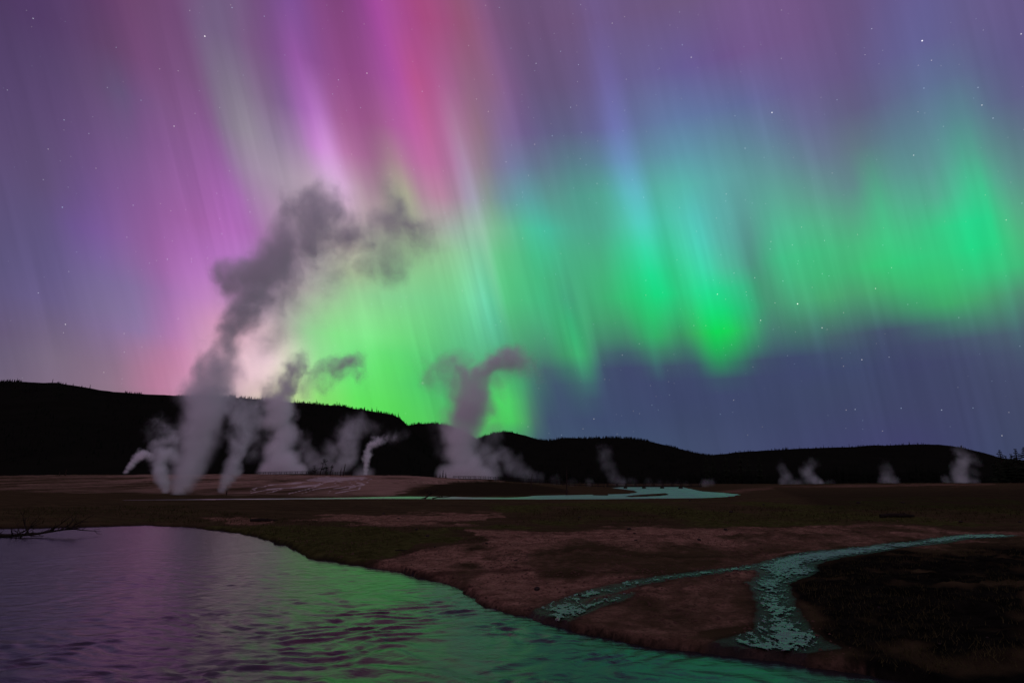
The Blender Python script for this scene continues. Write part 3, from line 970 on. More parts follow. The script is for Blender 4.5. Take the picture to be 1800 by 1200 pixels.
def conifer_meshes(seed):
    """unit-height lodgepole: trunk mesh and a ragged crown of drooping sprays"""
    r = random.Random(seed)
    tp = [(0, 0, -.03), (.004, 0, .3), (-.004, .003, .65), (0, 0, .97)]
    tv, tf = tube(tp, [.018, .014, .009, .003])
    me_t = bpy.data.meshes.new('trunk')
    me_t.from_pydata(tv, [], tf)
    V, F = [], []
    wh = 17
    for i in range(wh):
        z = .12 + .86 * (i / (wh - 1)) ** .92
        L = (.17 * (1 - z) ** .8 + .012) * r.uniform(.75, 1.15)
        nb = max(4, int(9 * (1 - z * .6)))
        a0 = r.uniform(0, 6.28)
        for k in range(nb):
            a = a0 + k * 6.283 / nb + r.uniform(-.3, .3)
            l = L * r.uniform(.5, 1.25)
            if r.random() < .1:
                continue
            c, s_ = math.cos(a), math.sin(a)
            dz = -l * r.uniform(.15, .55)
            w = l * .34
            b = len(V)
            V += [(0, 0, z), (c * l * .55 - s_ * w, s_ * l * .55 + c * w, z + dz * .5 - .01), (c * l, s_ * l, z + dz + .012), (c * l * .55 + s_ * w, s_ * l * .55 - c * w, z + dz * .5 - .01), (c * l * .5, s_ * l * .5, z + dz * .3 + .025)]
            F += [(b, b + 1, b + 4), (b + 1, b + 2, b + 4), (b + 2, b + 3, b + 4), (b + 3, b, b + 4)]
    me_c = bpy.data.meshes.new('crown')
    me_c.from_pydata(V, [], F)
    me_t.materials.append(M_BARK)
    me_c.materials.append(M_NEEDLE)
    return me_t, me_c


CONS = [conifer_meshes(40 + i) for i in range(5)]


def pine(loc, h, label, group=None, wide=1.0, lean=0.0, name='pine_tree'):
    o = empty(name, loc, random.uniform(0, 6.28))
    o.scale = (h * wide, h * wide, h)
    o.rotation_euler = (lean, 0, o.rotation_euler[2])
    tag(o, label, 'tree', group)
    mt, mc = random.choice(CONS)
    for nm, me in (('trunk', mt), ('crown', mc)):
        c = bpy.data.objects.new(nm, me)
        COL.objects.link(c)
        c.parent = o
    return o


def height_for(px_h, depth):
    return px_h / 1000.0 * depth * 1.03


# right frame edge
for (px, top, dep, lab) in [(1757, 803, 232, 'short ragged pine, leftmost of the dark clump at the right edge'),
                            (1768, 790, 238, 'tall pointed pine in the dark clump left of the frame edge'),
                            (1777, 800, 225, 'lower pine filling the gap inside the clump at the right edge'),
                            (1787, 797, 236, 'broad pine close behind the rightmost one at the frame edge'),
                            (1797, 788, 222, 'tallest dark pine standing right at the frame edge'),
                            (1812, 785, 228, 'pine cut by the right frame edge'),
                            (1762, 812, 221, 'low bushy pine at the foot of the right-edge clump'),
                            (1792, 812, 219, 'low bushy pine in front of the tallest right-edge pine'),
                            (1782, 806, 240, 'dark pine behind the low ones of the right-edge clump')]:
    b = hit(px, 851.5) if False else None
    x = (px - 900) / 1000 * dep * 1.03
    z = float(ground_z(np.array([x]), np.array([float(dep)]))[0])
    topz = at_depth(px, top, dep).z
    pine((at_depth(px, 849, dep).x, dep, z - .1), topz - z, lab, 'dark pines at the right edge of the meadow', wide=2.3)
# spires breaking the skyline between the two right hills
for (px, top, lab) in [(1240, 799, 'leftmost pine spire breaking the skyline in the saddle left of the right hill'), (1252, 797, 'second pine spire from the left in the saddle between the hills'),
                       (1274, 797, 'slim pine spire left of the tallest one in the saddle'), (1299, 791.5, 'tallest pine spire in the saddle, left end of the right hill'),
                       (1312, 797, 'short pine spire right of the tallest one in the saddle'), (1332, 796, 'small pine spire right of the saddle, under the right hill crest')]:
    dep = random.uniform(440, 470)
    p = at_depth(px, top, dep)
    pine((p.x, dep, .8), p.z - .8, lab, 'pine spires in the saddle', wide=1.1)
# pines standing clear on the left ridge and the right hill
gvA, cxA = hillA[1], hillA[2]
gvD, cxD = hillD[1], hillD[2]


def ridge_pine(gv, cx, px, h, label, group):
    c = (px - cx[0]) / 5.0
    j = int(c)
    i = int(round(1.0 / 1.35 * 33))
    p = gv[i, j] * (1 - (c - j)) + gv[i, j + 1] * (c - j)
    pine((p[0], p[1], p[2] - .5), h, label, group, wide=.9)


ridge_pine(gvA, cxA, 409, 12, 'lone tall pine on the ridge just right of the great steam column', 'pines standing clear on the skylines')
ridge_pine(gvA, cxA, 30, 8.5, 'slightly taller pine at the far left end of the skyline', 'pines standing clear on the skylines')
ridge_pine(gvA, cxA, 92, 9, 'taller pine on the left skyline before it starts to fall', 'pines standing clear on the skylines')
ridge_pine(gvA, cxA, 158, 9, 'taller pine on the falling left skyline', 'pines standing clear on the skylines')
for px in (462, 468, 517, 523, 556, 592, 653, 662, 700):
    ridge_pine(gvA, cxA, px, random.uniform(8, 11), 'thin pine poking above the left ridge between the steam columns and the notch', 'thin pines poking above the left ridge')
for px in (1362, 1405, 1448, 1463, 1493):
    ridge_pine(gvD, cxD, px, random.uniform(6, 8.5), 'tiny lone pine on the smooth crest of the right hill', 'tiny pines on the right hill crest')
# young pines at the end of the middle boardwalk
for (px, hpx, lab) in [(766.5, 7, 'smallest young pine, leftmost of the row beside the middle boardwalk'), (773.5, 9, 'second young pine from the left beside the middle boardwalk'),
                       (778.5, 14, 'tallest of the young pines beside the middle boardwalk'), (783.5, 11, 'young pine nearest the middle boardwalk, right end of the row')]:
    dep = 268.0
    p = at_depth(px, 840, dep)
    z = float(ground_z(np.array([p.x]), np.array([dep]))[0])
    pine((p.x, dep, z - .05), height_for(hpx, dep), lab, 'young pines beside the middle boardwalk', wide=1.25)


# scorched trees by the runoff fan: bent trunk, a few limbs, loose clumps of twigs
def clump_tree(px, py, hpx, dep, label, seed, lean=0.0, name='scorched_tree'):
    r = random.Random(seed)
    p = at_depth(px, py, dep)
    z = float(ground_z(np.array([p.x]), np.array([dep]))[0])
    h = height_for(hpx, dep)
    o = empty(name, (p.x, dep, z - .05))
    tag(o, label, 'tree', 'scorched trees by the runoff fan')
    path = [(0, 0, 0), (lean * .2 * h, 0, .3 * h), (lean * .6 * h, .02 * h, .62 * h), (lean * h, 0, h * .97)]
    tv = tube(path, [.035 * h, .028 * h, .018 * h, .006 * h])
    parts = [tv]
    tips = []
    for k in range(9):
        t = r.uniform(.3, .95)
        i = min(2, int(t * 3))
        b = Vector(path[i]).lerp(Vector(path[i + 1]), t * 3 - i)
        a = r.uniform(0, 6.28)
        e = b + Vector((math.cos(a), math.sin(a), .5)) * h * r.uniform(.1, .24)
        parts.append(tube([b, b.lerp(e, .6) + Vector((0, 0, .01)), e], [.012 * h, .008 * h, .003 * h], 4))
        tips += [e, b.lerp(e, .6)]
    tips.append(Vector(path[3]))
    v, f = merge(parts)
    mesh_obj('trunk', v, f, M_BARK, o)
    V, F = [], []
    for t in tips:
        for _ in range(26):
            q = t + Vector((r.gauss(0, 1), r.gauss(0, 1), r.gauss(0, .8))) * h * .055
            n = Vector((r.gauss(0, 1), r.gauss(0, 1), r.gauss(0, 1))).normalized()
            s = n.orthogonal().normalized() * h * r.uniform(.018, .04)
            w = n.cross(s) * .5
            b = len(V)
            V += [tuple(q - s), tuple(q + w), tuple(q + s)]
            F.append((b, b + 1, b + 2))
    mesh_obj('crown', V, F, M_NEEDLE, o)
    return o


clump_tree(552.5, 838, 17, 262, 'thin upright scorched tree, leftmost of the group at the runoff fan', 3, 0)
clump_tree(562, 837, 27, 255, 'tallest scorched tree leaning right at the runoff fan', 4, .22)
clump_tree(573, 839, 19, 250, 'bushy dark scorched tree in the middle of the runoff fan group', 5, -.1)
clump_tree(580, 839, 18, 252, 'bushy dark scorched tree at the right of the runoff fan group', 6, .12)


# bare dead trunks
def snag(px, py, hpx, dep, label, seed, lean=0.02, group=None):
    r = random.Random(seed)
    p = at_depth(px, py, dep)
    z = float(ground_z(np.array([p.x]), np.array([float(dep)]))[0])
    h = height_for(hpx, dep)
    o = empty('dead_tree', (p.x, dep, z - .1))
    tag(o, label, 'dead tree', group)
    rr = max(.0009 * dep, .045)
    path = [(0, 0, 0), (lean * h * .3, 0, h * .35), (lean * h * .7, 0, h * .7), (lean * h, 0, h)]
    v, f = tube(path, [rr * 1.2, rr, rr * .75, rr * .3])
    mesh_obj('trunk', v, f, M_BARK, o)
    for k in range(5):
        t = r.uniform(.35, .92)
        b = Vector((lean * h * t, 0, h * t))
        a = r.uniform(0, 6.28)
        e = b + Vector((math.cos(a), math.sin(a), r.uniform(-.2, .5))) * h * r.uniform(.05, .11)
        v, f = tube([b, e], [rr * .35, rr * .12], 4)
        mesh_obj('branch', v, f, M_BARK, o)
    return o


snag(597.5, 841, 14, 240, 'shorter bare trunk, left of the pair right of the runoff fan', 21, .08)
snag(603, 841, 21, 243, 'taller bare trunk, right of the pair right of the runoff fan', 22, .1)
snag(933, 858, 27, 130, 'bare leaning trunk at the end of the middle boardwalk', 23, .09)
snag(996, 866, 47, 108, 'tall bare trunk standing alone left of the bridge above the river', 24, .03)
snag(398, 868, 9, 92, 'short bare stump at the foot of the thin right-hand steam', 25, .04)
snag(115, 832, 11, 262, 'bare trunk at the left end of the terrace below the hill', 26, .12)
snag(105, 832, 7, 262, 'short bare trunk left of its taller neighbour below the left hill', 27, -.05)


# ------------------------------------------------------------------ boardwalks and the footbridge
def box(x0, x1, y0, y1, z0, z1):
    V = [(x0, y0, z0), (x1, y0, z0), (x1, y1, z0), (x0, y1, z0), (x0, y0, z1), (x1, y0, z1), (x1, y1, z1), (x0, y1, z1)]
    F = [(0, 3, 2, 1), (4, 5, 6, 7), (0, 1, 5, 4), (1, 2, 6, 5), (2, 3, 7, 6), (3, 0, 4, 7)]
    return V, F


def beam(a, b, w, h):
    """a plank from a to b: w wide, h deep, top face on the line"""
    a, b = Vector(a), Vector(b)
    d = (b - a).normalized()
    s = Vector((-d.y, d.x, 0)).normalized() * w / 2
    u = Vector((0, 0, -h))
    V = [a - s, b - s, b + s, a + s, a - s + u, b - s + u, b + s + u, a + s + u]
    return [tuple(q) for q in V], [(0, 1, 2, 3), (7, 6, 5, 4), (4, 5, 1, 0), (5, 6, 2, 1), (6, 7, 3, 2), (7, 4, 0, 3)]


post_v, post_f = box(-.07, .07, -.07, .07, -.6, 1.12)
post_me = bpy.data.meshes.new('rail_post')
post_me.from_pydata(post_v, [], post_f)
post_me.materials.append(M_PLANK)


def boardwalk(label, pts, gap, lift=.45, width=1.8, rails=True):
    """pts: (px, deck py, depth)"""
    P3 = [at_depth(*p) for p in pts]
    o = empty('boardwalk', P3[0])
    tag(o, label, 'boardwalk')
    loc = [p - P3[0] for p in P3]
    for a, b in zip(loc[:-1], loc[1:]):
        v, f = beam(a, b, width, .28)
        mesh_obj('deck', v, f, M_PLANK, o)
        L = (b - a).length
        n = max(1, int(L / gap))
        d = (b - a).normalized()
        s = Vector((-d.y, d.x, 0)) * (width / 2 - .08)
        for sgn in (-1, 1):
            for k in range(n + 1):
                c = bpy.data.objects.new('rail_post', post_me)
                COL.objects.link(c)
                c.parent = o
                c.location = a.lerp(b, k / n) + s * sgn + Vector((0, 0, .0))
            for zz in (1.12, .62):
                v, f = beam(a + s * sgn + Vector((0, 0, zz)), b + s * sgn + Vector((0, 0, zz)), .12, .12)
                mesh_obj('rail', v, f, M_PLANK, o)
    return o


boardwalk('dark boardwalk with railings in front of the second steam column, on the left terrace', [(455, 833.3, 275), (540, 832.3, 272), (617, 833.5, 268)], 2.4)
boardwalk('long dark boardwalk with railings sloping down before the middle steam column', [(798, 841, 262), (835, 841.2, 258), (887, 842.7, 252), (930, 845.8, 247), (990, 850.0, 240), (1062, 853.8, 234)], 2.4)

BD = 233.0
bx0, bx1 = at_depth(1066, 850, BD).x, at_depth(1232, 850, BD).x
bridge = empty('footbridge', (bx0, BD, 0))
tag(bridge, 'low dark timber footbridge with railings crossing the distant river', 'bridge')
BL = bx1 - bx0
v, f = box(0, BL, -1.2, 1.2, .52, .98)
mesh_obj('deck', v, f, M_PLANK, bridge)
for y in (-1.1, 1.1):
    for z in (1.98, 1.5):
        v, f = box(-.2, BL + .2, y - .08, y + .08, z - .14, z)
        mesh_obj('rail', v, f, M_PLANK, bridge)
    for k in range(11):
        px = 1068 + k * 16.2
        x = at_depth(px, 850, BD).x - bx0
        v, f = box(x - .13, x + .13, y - .1, y + .1, .9, 2.0 if k % 2 == 0 else 1.97)
        mesh_obj('rail_post', v, f, M_PLANK, bridge)
for px in (1099, 1131.5, 1163.5, 1196):
    x = at_depth(px, 850, BD).x - bx0
    V = []
    for (z, w, dy) in ((-.6, .75, 1.7), (-.02, .62, 1.5), (.25, .48, 1.3), (.54, .42, 1.2)):
        V += [(x - w, -dy, z), (x + w, -dy, z), (x + w, dy, z), (x - w, dy, z)]
    F = []
    for i in range(3):
        for k in range(4):
            F.append((i * 4 + k, i * 4 + (k + 1) % 4, i * 4 + 4 + (k + 1) % 4, i * 4 + 4 + k))
    F.append((12, 13, 14, 15))
    mesh_obj('pier', V, F, M_PLANK, bridge)


# ------------------------------------------------------------------ driftwood, rocks, grass
def branchy(name, base, trunk_path, radii, seed, nb, blen, label, cat, mat, up=.5, twig=True):
    r = random.Random(seed)
    o = empty(name, base)
    tag(o, label, cat)
    v, f = tube(trunk_path, radii, 7)
    mesh_obj('trunk', v, f, mat, o)
    tp = [Vector(p) for p in trunk_path]
    for k in range(nb):
        t = r.uniform(.12, 1.0) * (len(tp) - 1)
        i = min(len(tp) - 2, int(t))
        b = tp[i].lerp(tp[i + 1], t - i)
        ax = (tp[i + 1] - tp[i]).normalized()
        d = (ax * r.uniform(.2, 1.0) + Vector((r.gauss(0, .5), r.gauss(0, .5), r.uniform(-.1, 1.0) * up))).normalized()
        L = blen * r.uniform(.45, 1.2)
        path = [b]
        cur = d.copy()
        for s in range(5):
            cur = (cur + Vector((r.gauss(0, .22), r.gauss(0, .22), r.gauss(.02, .2)))).normalized()
            path.append(path[-1] + cur * L / 5)
        r0 = radii[0] * .34
        parts = [tube(path, [r0 * (1 - .17 * s) for s in range(6)], 5)]
        for q in range(4 if twig else 2):
            m = r.randrange(1, 5)
            e = path[m] + (cur + Vector((r.gauss(0, .7), r.gauss(0, .7), r.gauss(.2, .5)))).normalized() * L * r.uniform(.18, .4)
            mid = path[m].lerp(e, .5) + Vector((r.gauss(0, .03), 0, r.gauss(0, .03))) * L
            parts.append(tube([path[m], mid, e], [r0 * .45, r0 * .33, r0 * .15], 4))
        bo = mesh_obj('branch', *parts[0], mat, o)
        for v, f in parts[1:]:
            mesh_obj('twig', v, f, mat, bo)
    return o


M_DRIFT = simple_mat('wet_driftwood', (.022, .018, .014), scale=8)
bp0 = Vector((*plane_hit(-40, 944), .0))
branchy('fallen_tree', bp0, [(-1.2, .2, .05), (0, 0, .10), (1.2, .1, .06), (2.3, .05, .12), (3.3, .2, .28), (3.9, .3, .34)], [.10, .09, .07, .05, .035, .015], 12, 16, 1.1,
        'fallen bare tree with tangled branches lying into the river at the left edge', 'fallen tree', M_DRIFT, up=.55)
b1 = Vector((*plane_hit(30, 932, .3), .3))
b1.z = float(ground_z(np.array([b1.x]), np.array([b1.y]))[0])
branchy('bare_shrub', b1, [(-.5, 0, -.05), (-.1, .1, .45), (.3, .1, .8), (.5, .1, 1.1)], [.05, .04, .025, .012], 31, 14, .9, 'bare leafless shrub on the bank behind the fallen tree at the left edge', 'shrub', M_DRIFT, up=1.0)
b2 = Vector((*plane_hit(752, 876, 0), 0))
branchy('driftwood', b2, [(-1.0, 0, -.1), (-.3, 0, .1), (.3, 0, .5), (.9, .1, .9)], [.12, .1, .07, .03], 33, 7, 1.1, 'dark forked driftwood stranded in the distant river below the dark mound', 'driftwood', M_DRIFT, up=.8)
b3 = Vector((*plane_hit(775, 876.6, 0), 0))
branchy('driftwood', b3, [(-1.2, 0, .05), (-.4, 0, .25), (.4, 0, .2), (1.6, 0, .35)], [.09, .08, .06, .03], 35, 6, .9, 'low curved driftwood lying right of the forked piece in the distant river', 'driftwood', M_DRIFT, up=.6)


def log(px, py, wpx, label, seed):
    p = hit(px, py)
    L = wpx / 1000 * p.y
    r = random.Random(seed)
    R = min(.12, L * .055)
    path = [(-L / 2, 0, R * .7), (-L / 6, .05, R), (L / 5, -.03, R * .9), (L / 2, .06, R * .5)]
    v, f = tube(path, [R * .85, R, R * .85, R * .55], 8)
    o = empty('log', p, r.uniform(-.1, .1))
    tag(o, label, 'log')
    mesh_obj('trunk', v, f, M_DRIFT, o)
    v, f = tube([(L * .1, 0, R), (L * .2, -.1, R * 2.2)], [R * .4, R * .2], 5)
    mesh_obj('branch_stub', v, f, M_DRIFT, o)


log(463, 916, 46, 'dark log lying on the left meadow beside the small pale patch', 1)
log(1578, 909, 62, 'dark log lying across the right meadow', 2)
log(705, 968, 20, 'small grey stick resting on the mud near the river bend', 3)
log(1018, 1046, 14, 'short stick caught where the left stream arm splits', 4)


def rock_mesh(seed):
    r = np.random.default_rng(seed)
    bm = bmesh.new()
    bmesh.ops.create_icosphere(bm, subdivisions=2, radius=1.0)
    ph = r.uniform(0, 6, 9)
    for v_ in bm.verts:
        c_ = v_.co
        k_ = 1 + .22 * math.sin(c_.x * 2.3 + ph[0]) + .18 * math.sin(c_.y * 2.9 + ph[1]) + .14 * math.sin(c_.z * 3.7 + ph[2]) + .08 * math.sin(c_.x * 6 + c_.y * 5 + ph[3])
        v_.co = Vector((c_.x * k_, c_.y * k_ * .8, max(-.3, c_.z * k_ * .55)))
    me = bpy.data.meshes.new('rock')
    bm.to_mesh(me)
    bm.free()
    me.materials.append(M_ROCK)
    return me


ROCKS = [rock_mesh(i) for i in range(5)]
ROCK_SPOTS = [(674, 903, 7), (700, 911, 4), (732, 931, 6), (752, 943, 7), (765, 961, 4), (1118, 949, 5), (1116, 938, 5), (1229, 949, 7), (1213, 880, 5), (1167, 902, 5), (1194, 895, 5),
              (1205, 900, 4), (1285, 900, 6), (1276, 931, 6), (1588, 884, 6), (1630, 911, 4), (1690, 917, 6), (1342, 887, 5), (1508, 884, 6), (1792, 918, 7), (1018, 909, 4),
              (984, 915, 5), (944, 1036, 12), (1105, 930, 7), (1500, 1060, 4), (1652, 1132, 6), (1735, 1120, 5), (1350, 905, 4), (1060, 886, 3), (1460, 893, 4), (855, 955, 5), (905, 985, 6), (1545, 1068, 5)]
RL = {6: 'largest dark stone on the mud just above the left stream arm'}
for k, (px, py, w) in enumerate(ROCK_SPOTS):
    p = hit(px, py)
    o = bpy.data.objects.new('rock', ROCKS[k % 5])
    s = w / 1000 * p.y * .5
    o.location = (p.x, p.y, p.z + s * .05)
    o.scale = (s * random.uniform(.9, 1.4), s, s * random.uniform(.7, 1.1))
    o.rotation_euler = (0, 0, random.uniform(0, 6.28))
    COL.objects.link(o)
    if py < 895:
        tag(o, 'small dark stone on the far strip of dry meadow below the distant river', 'rock', 'stones on the far meadow')
    elif py < 927:
        tag(o, 'small dark stone on the olive grass between the distant river and the mud flat', 'rock', 'stones on the olive grass')
    elif px > 1400:
        tag(o, 'small stone in the black sedge right of the stream', 'rock', 'stones in the dark sedge')
    else:
        tag(o, 'small dark stone on the bare pinkish mud left of the stream junction', 'rock', 'stones on the bare mud')
    if (px, py) == (944, 1036):
        o['label'] = 'rounded dark lump of mud rock just above the left stream arm'
        del o['group']

# crumbs of dried mud and sinter gravel: too many to count
rg = np.random.default_rng(19)
cand = 60000
gy = np.exp(rg.uniform(math.log(7.5), math.log(30.0), cand))
gx = rg.uniform(-.5, .95, cand) * gy
cl = fbm(gx * .8, gy * .8, 4, 141)
sel = rg.random(cand) < np.clip(.10 + cl * 1.1, .02, .6)
gx, gy = gx[sel], gy[sel]
gz, gs1, gs2, gst = ground_z(gx, gy, masks=True)
gpx, gpy = to_pix(gx, gy, gz)
sel = (gs1 > .08) & (gst > .02) & (poly_sd(gpx, gpy, [(1390, 1014), (1440, 985), (1520, 970), (1640, 956), (1820, 946), (1830, 1260), (1600, 1230), (1520, 1165), (1440, 1100), (1385, 1050)]) > rg.uniform(-6, 40, len(gx)))
gx, gy, gz = gx[sel], gy[sel], gz[sel]
n = len(gx)
sz = np.exp(rg.normal(-4.0, .55, n)) * np.clip(gy / 12, .8, 1.6)
sz = np.clip(sz, .005, .035)
oc = np.array([(1, 0, 0), (.25, .95, 0), (-.85, .45, 0), (-.75, -.6, 0), (.3, -.9, 0), (.1, .05, .75)])
rot = rg.uniform(0, 6.28, n)
Vc = oc[None] * sz[:, None, None] * rg.uniform(.7, 1.3, (n, 6, 3))
cx_, sx_ = np.cos(rot)[:, None], np.sin(rot)[:, None]
Vc = np.stack([Vc[..., 0] * cx_ - Vc[..., 1] * sx_, Vc[..., 0] * sx_ + Vc[..., 1] * cx_, Vc[..., 2]], -1)
Vc += np.stack([gx, gy, gz - .003], -1)[:, None]
Fc = (np.arange(n) * 6)[:, None, None] + np.array([(0, 1, 5), (1, 2, 5), (2, 3, 5), (3, 4, 5), (4, 0, 5)])[None]
tag(np_mesh('mud_gravel', Vc.reshape(-1, 3), Fc.reshape(-1, 3), simple_mat('dried_mud', (.075, .044, .03), scale=1.5, var=.6, bump=0), smooth=False),
    'crumbs of dried mud and gravel strewn over the bank', 'gravel', kind='stuff')

# short grass and sedge on the dark ground: too many blades to count
rg = np.random.default_rng(9)
cand = 150000
tt_ = rg.uniform(math.log(7.0), math.log(48.0), cand)
gy = np.exp(tt_)
gx = rg.uniform(-.95, .95, cand) * gy
gz, gs1, gs2, gst = ground_z(gx, gy, masks=True)
gpx, gpy = to_pix(gx, gy, gz)
inside = np.zeros(cand)
for poly, kk in (([(1400, 1014), (1440, 990), (1520, 976), (1640, 962), (1820, 952), (1830, 1260), (1600, 1230), (1520, 1175), (1440, 1105), (1395, 1050)], .55),
                 ([(0, 890), (300, 885), (480, 905), (700, 925), (900, 920), (900, 928), (720, 948), (690, 985), (600, 985), (500, 958), (440, 940), (300, 922), (0, 926)], .8),
                 ([(900, 890), (1800, 885), (1800, 922), (1300, 922), (900, 922)], .6)):
    inside = np.maximum(inside, kk * (poly_sd(gpx, gpy, poly) < -4))
clm = fbm(gx * .9, gy * .9, 3, 131)
ok = (gs1 > .15) & (gst > .15) & (rg.random(cand) < inside * np.clip(.5 + clm * 1.6, 0, 1))
gx, gy, gz = gx[ok], gy[ok], gz[ok]
n = len(gx)
hh = rg.uniform(.04, .13, n) * np.clip(gy / 22, .6, 1.6)
ww = .004 + hh * .05 * np.clip(gy / 15, 1, 3)
aa = rg.uniform(0, 6.28, n)
lx, ly = rg.normal(0, .5, n) * hh, rg.normal(0, .5, n) * hh
Vg = np.empty((n, 3, 3))
Vg[:, 0] = np.stack([gx - np.cos(aa) * ww, gy - np.sin(aa) * ww, gz - .01], -1)
Vg[:, 1] = np.stack([gx + np.cos(aa) * ww, gy + np.sin(aa) * ww, gz - .01], -1)
Vg[:, 2] = np.stack([gx + lx, gy + ly, gz + hh], -1)
grass = np_mesh('grass', Vg.reshape(-1, 3), np.arange(n * 3).reshape(-1, 3), simple_mat('dry_grass', (.045, .040, .016), scale=.6, var=.6, bump=0), smooth=False)
tag(grass, 'short dark grass and sedge over the meadow and banks', 'grass', kind='stuff')


# ------------------------------------------------------------------ steam
def plume(label, base, depth, puffs, opt, warp=1.0, seed=0, group='steam plumes of the hot springs', aniso=.15, name='steam_plume', step=.5):
    """puffs: (px, py, radius px, weight); opt: optical depth across a full puff"""
    B = at_depth(base[0], base[1], depth)
    C, R, Wt = [], [], []
    full = []
    for q in puffs:
        q = tuple(q) + ((1.0,) if len(q) == 3 else ())
        if full:
            a = full[-1]
            dd = math.hypot(a[0] - q[0], a[1] - q[1])
            if .55 * (a[2] + q[2]) < dd < 1.7 * (a[2] + q[2]):
                full.append(tuple((u + v) / 2 for u, v in zip(a, q)))
        full.append(q)
    puffs = full
    for q in puffs:
        px, py, r = q[:3]
        C.append(at_depth(px, py, depth + (random.uniform(-.4, .4) * r / 1000 * depth)) - B)
        R.append(r / 1000 * depth * 1.04)
        Wt.append(q[3] if len(q) > 3 else 1.0)
    rav = float(np.mean(R))
    A = rav * .62 * warp
    bm = bmesh.new()
    for c_, r_ in zip(C, R):
        bmesh.ops.create_icosphere(bm, subdivisions=2, radius=r_ * 1.25 + A * 1.0, matrix=Matrix.Translation(c_))
    me = bpy.data.meshes.new(name)
    bm.to_mesh(me)
    bm.free()
    tmp = bpy.data.objects.new('tmp', me)
    COL.objects.link(tmp)
    md = tmp.modifiers.new('union', 'REMESH')
    md.mode = 'VOXEL'
    md.voxel_size = rav * .42
    dg = bpy.context.evaluated_depsgraph_get()
    me2 = bpy.data.meshes.new_from_object(tmp.evaluated_get(dg))
    bpy.data.objects.remove(tmp)
    m, g, out = new_mat('steam')
    tcx = g.node('ShaderNodeTexCoord')
    p = E(g, tcx.outputs['Object'])
    off = g.v('ADD', p, (seed * 13.7, seed * 7.1, seed * 3.3))
    wn = g.noise(g.v('MULTIPLY', off, (1.0, 1.0, .8)), .45 / rav, 6.0, .6, out=1)
    zamp = g.rng(g.sep(p)[2], 0.0, rav * 7, A * 1.6, A * 6.5)
    wp = g.v('ADD', p, g.v('SCALE', g.v('SUBTRACT', wn, (.5, .5, .5)), scale=zamp))
    fld = None
    for c_, r_, w_ in zip(C, R, Wt):
        d = g.v('DISTANCE', wp, tuple(c_), out=1)
        k = g.rng(d, r_ * 1.45, r_ * .25, 0.0, w_, smooth=True)
        fld = k if fld is None else g.m('MAXIMUM', fld, k)
    n2_ = g.noise(wp, .85 / rav, 5.0, .6)
    rag = g.rng(g.sep(p)[2], 0.0, rav * 9, .7, 2.3)
    k = g.m('MULTIPLY', n2_ - .5, rag * g.rng(fld, 0.0, 1.0, .4, 1.0))
    k = g.m('ADD', fld * .88 - .04, k, clamp=True)
    dens = k * k * g.rng(fld, .0, .22) * g.rng(g.sep(p)[2], rav * 5, rav * 13, 1.0, .5)
    vs = g.node('ShaderNodeVolumePrincipled')
    vs.inputs['Color'].default_value = (.995, .985, .99, 1)
    vs.inputs['Anisotropy'].default_value = aniso
    g.put(vs.inputs['Density'], dens * (opt / (2 * rav)))
    g.t.links.new(vs.outputs[0], out.inputs['Volume'])
    try:
        m.cycles.volume_step_rate = step
    except Exception:
        m.volume_step_rate = step
    o = link_mesh(name, me2, m)
    o.location = B
    tag(o, label, 'steam', group)
    return o


plume('great steam column rising from the near terrace and drifting far up to the right', (315, 866), 91, [
    (312, 861, 14), (322, 845, 22), (330, 825, 28), (338, 800, 32), (346, 775, 35), (350, 750, 38), (355, 725, 40), (354, 700, 40), (370, 678, 40), (386, 650, 40),
    (356, 648, 20), (402, 620, 38), (400, 592, 36), (414, 562, 38), (430, 536, 42), (450, 508, 50), (394, 488, 34), (480, 478, 54), (485, 446, 52), (508, 418, 54), (545, 394, 54),
    (578, 368, 46), (608, 402, 48, .85), (650, 412, 42, .7), (694, 394, 58, .72), (738, 410, 50, .65), (716, 440, 44, .45), (640, 482, 38, .42), (525, 520, 54, .5), (505, 565, 48, .36), (460, 620, 44, .3),
    (505, 365, 38, .6), (440, 690, 46, .3), (428, 730, 36, .34), (580, 450, 46, .45), (450, 440, 32, .5), (540, 455, 46, .7), (420, 520, 34, .8), (560, 410, 44, .9)], 6.5, seed=1, step=.35)
plume('small crooked wisp of steam left of the great column', (290, 862), 94, [
    (291, 858, 9), (284, 838, 13), (277, 815, 13, .9), (284, 796, 15, .8), (302, 800, 15, .7), (266, 786, 13, .5), (300, 772, 18, .5), (285, 750, 22, .25), (262, 765, 16, .22)], 5.0, seed=2)
plume('tiny bent puff of steam at the far left of the terrace', (222, 830), 262, [
    (222, 828, 5), (232, 816, 7), (242, 803, 8), (252, 799, 9), (264, 804, 9, .6)], 4.5, seed=3)
plume('thin ragged steam just right of the great column', (392, 862), 96, [
    (390, 861, 7), (398, 848, 11), (409, 826, 15), (413, 802, 17, .9), (424, 776, 22, .8), (432, 748, 26, .7), (420, 718, 26, .6), (448, 722, 22, .45), (402, 765, 18, .4), (450, 760, 20, .3), (440, 800, 18, .3)], 5.0, seed=4)
plume('second tall steam column behind the left boardwalk', (492, 832), 292, [
    (470, 826, 16), (492, 820, 30), (522, 828, 17), (490, 792, 27), (501, 765, 27), (490, 740, 27), (491, 714, 26), (508, 722, 22), (492, 690, 25), (502, 668, 26), (517, 648, 25), (530, 634, 20),
    (478, 770, 14, .6), (545, 680, 26, .45), (566, 666, 24, .6), (594, 652, 26, .8), (618, 636, 24, .8), (628, 656, 22, .6), (535, 790, 16, .4), (545, 820, 16, .35), (455, 800, 18, .25), (455, 770, 18, .2), (480, 655, 16, .4)], 6.0, seed=5)
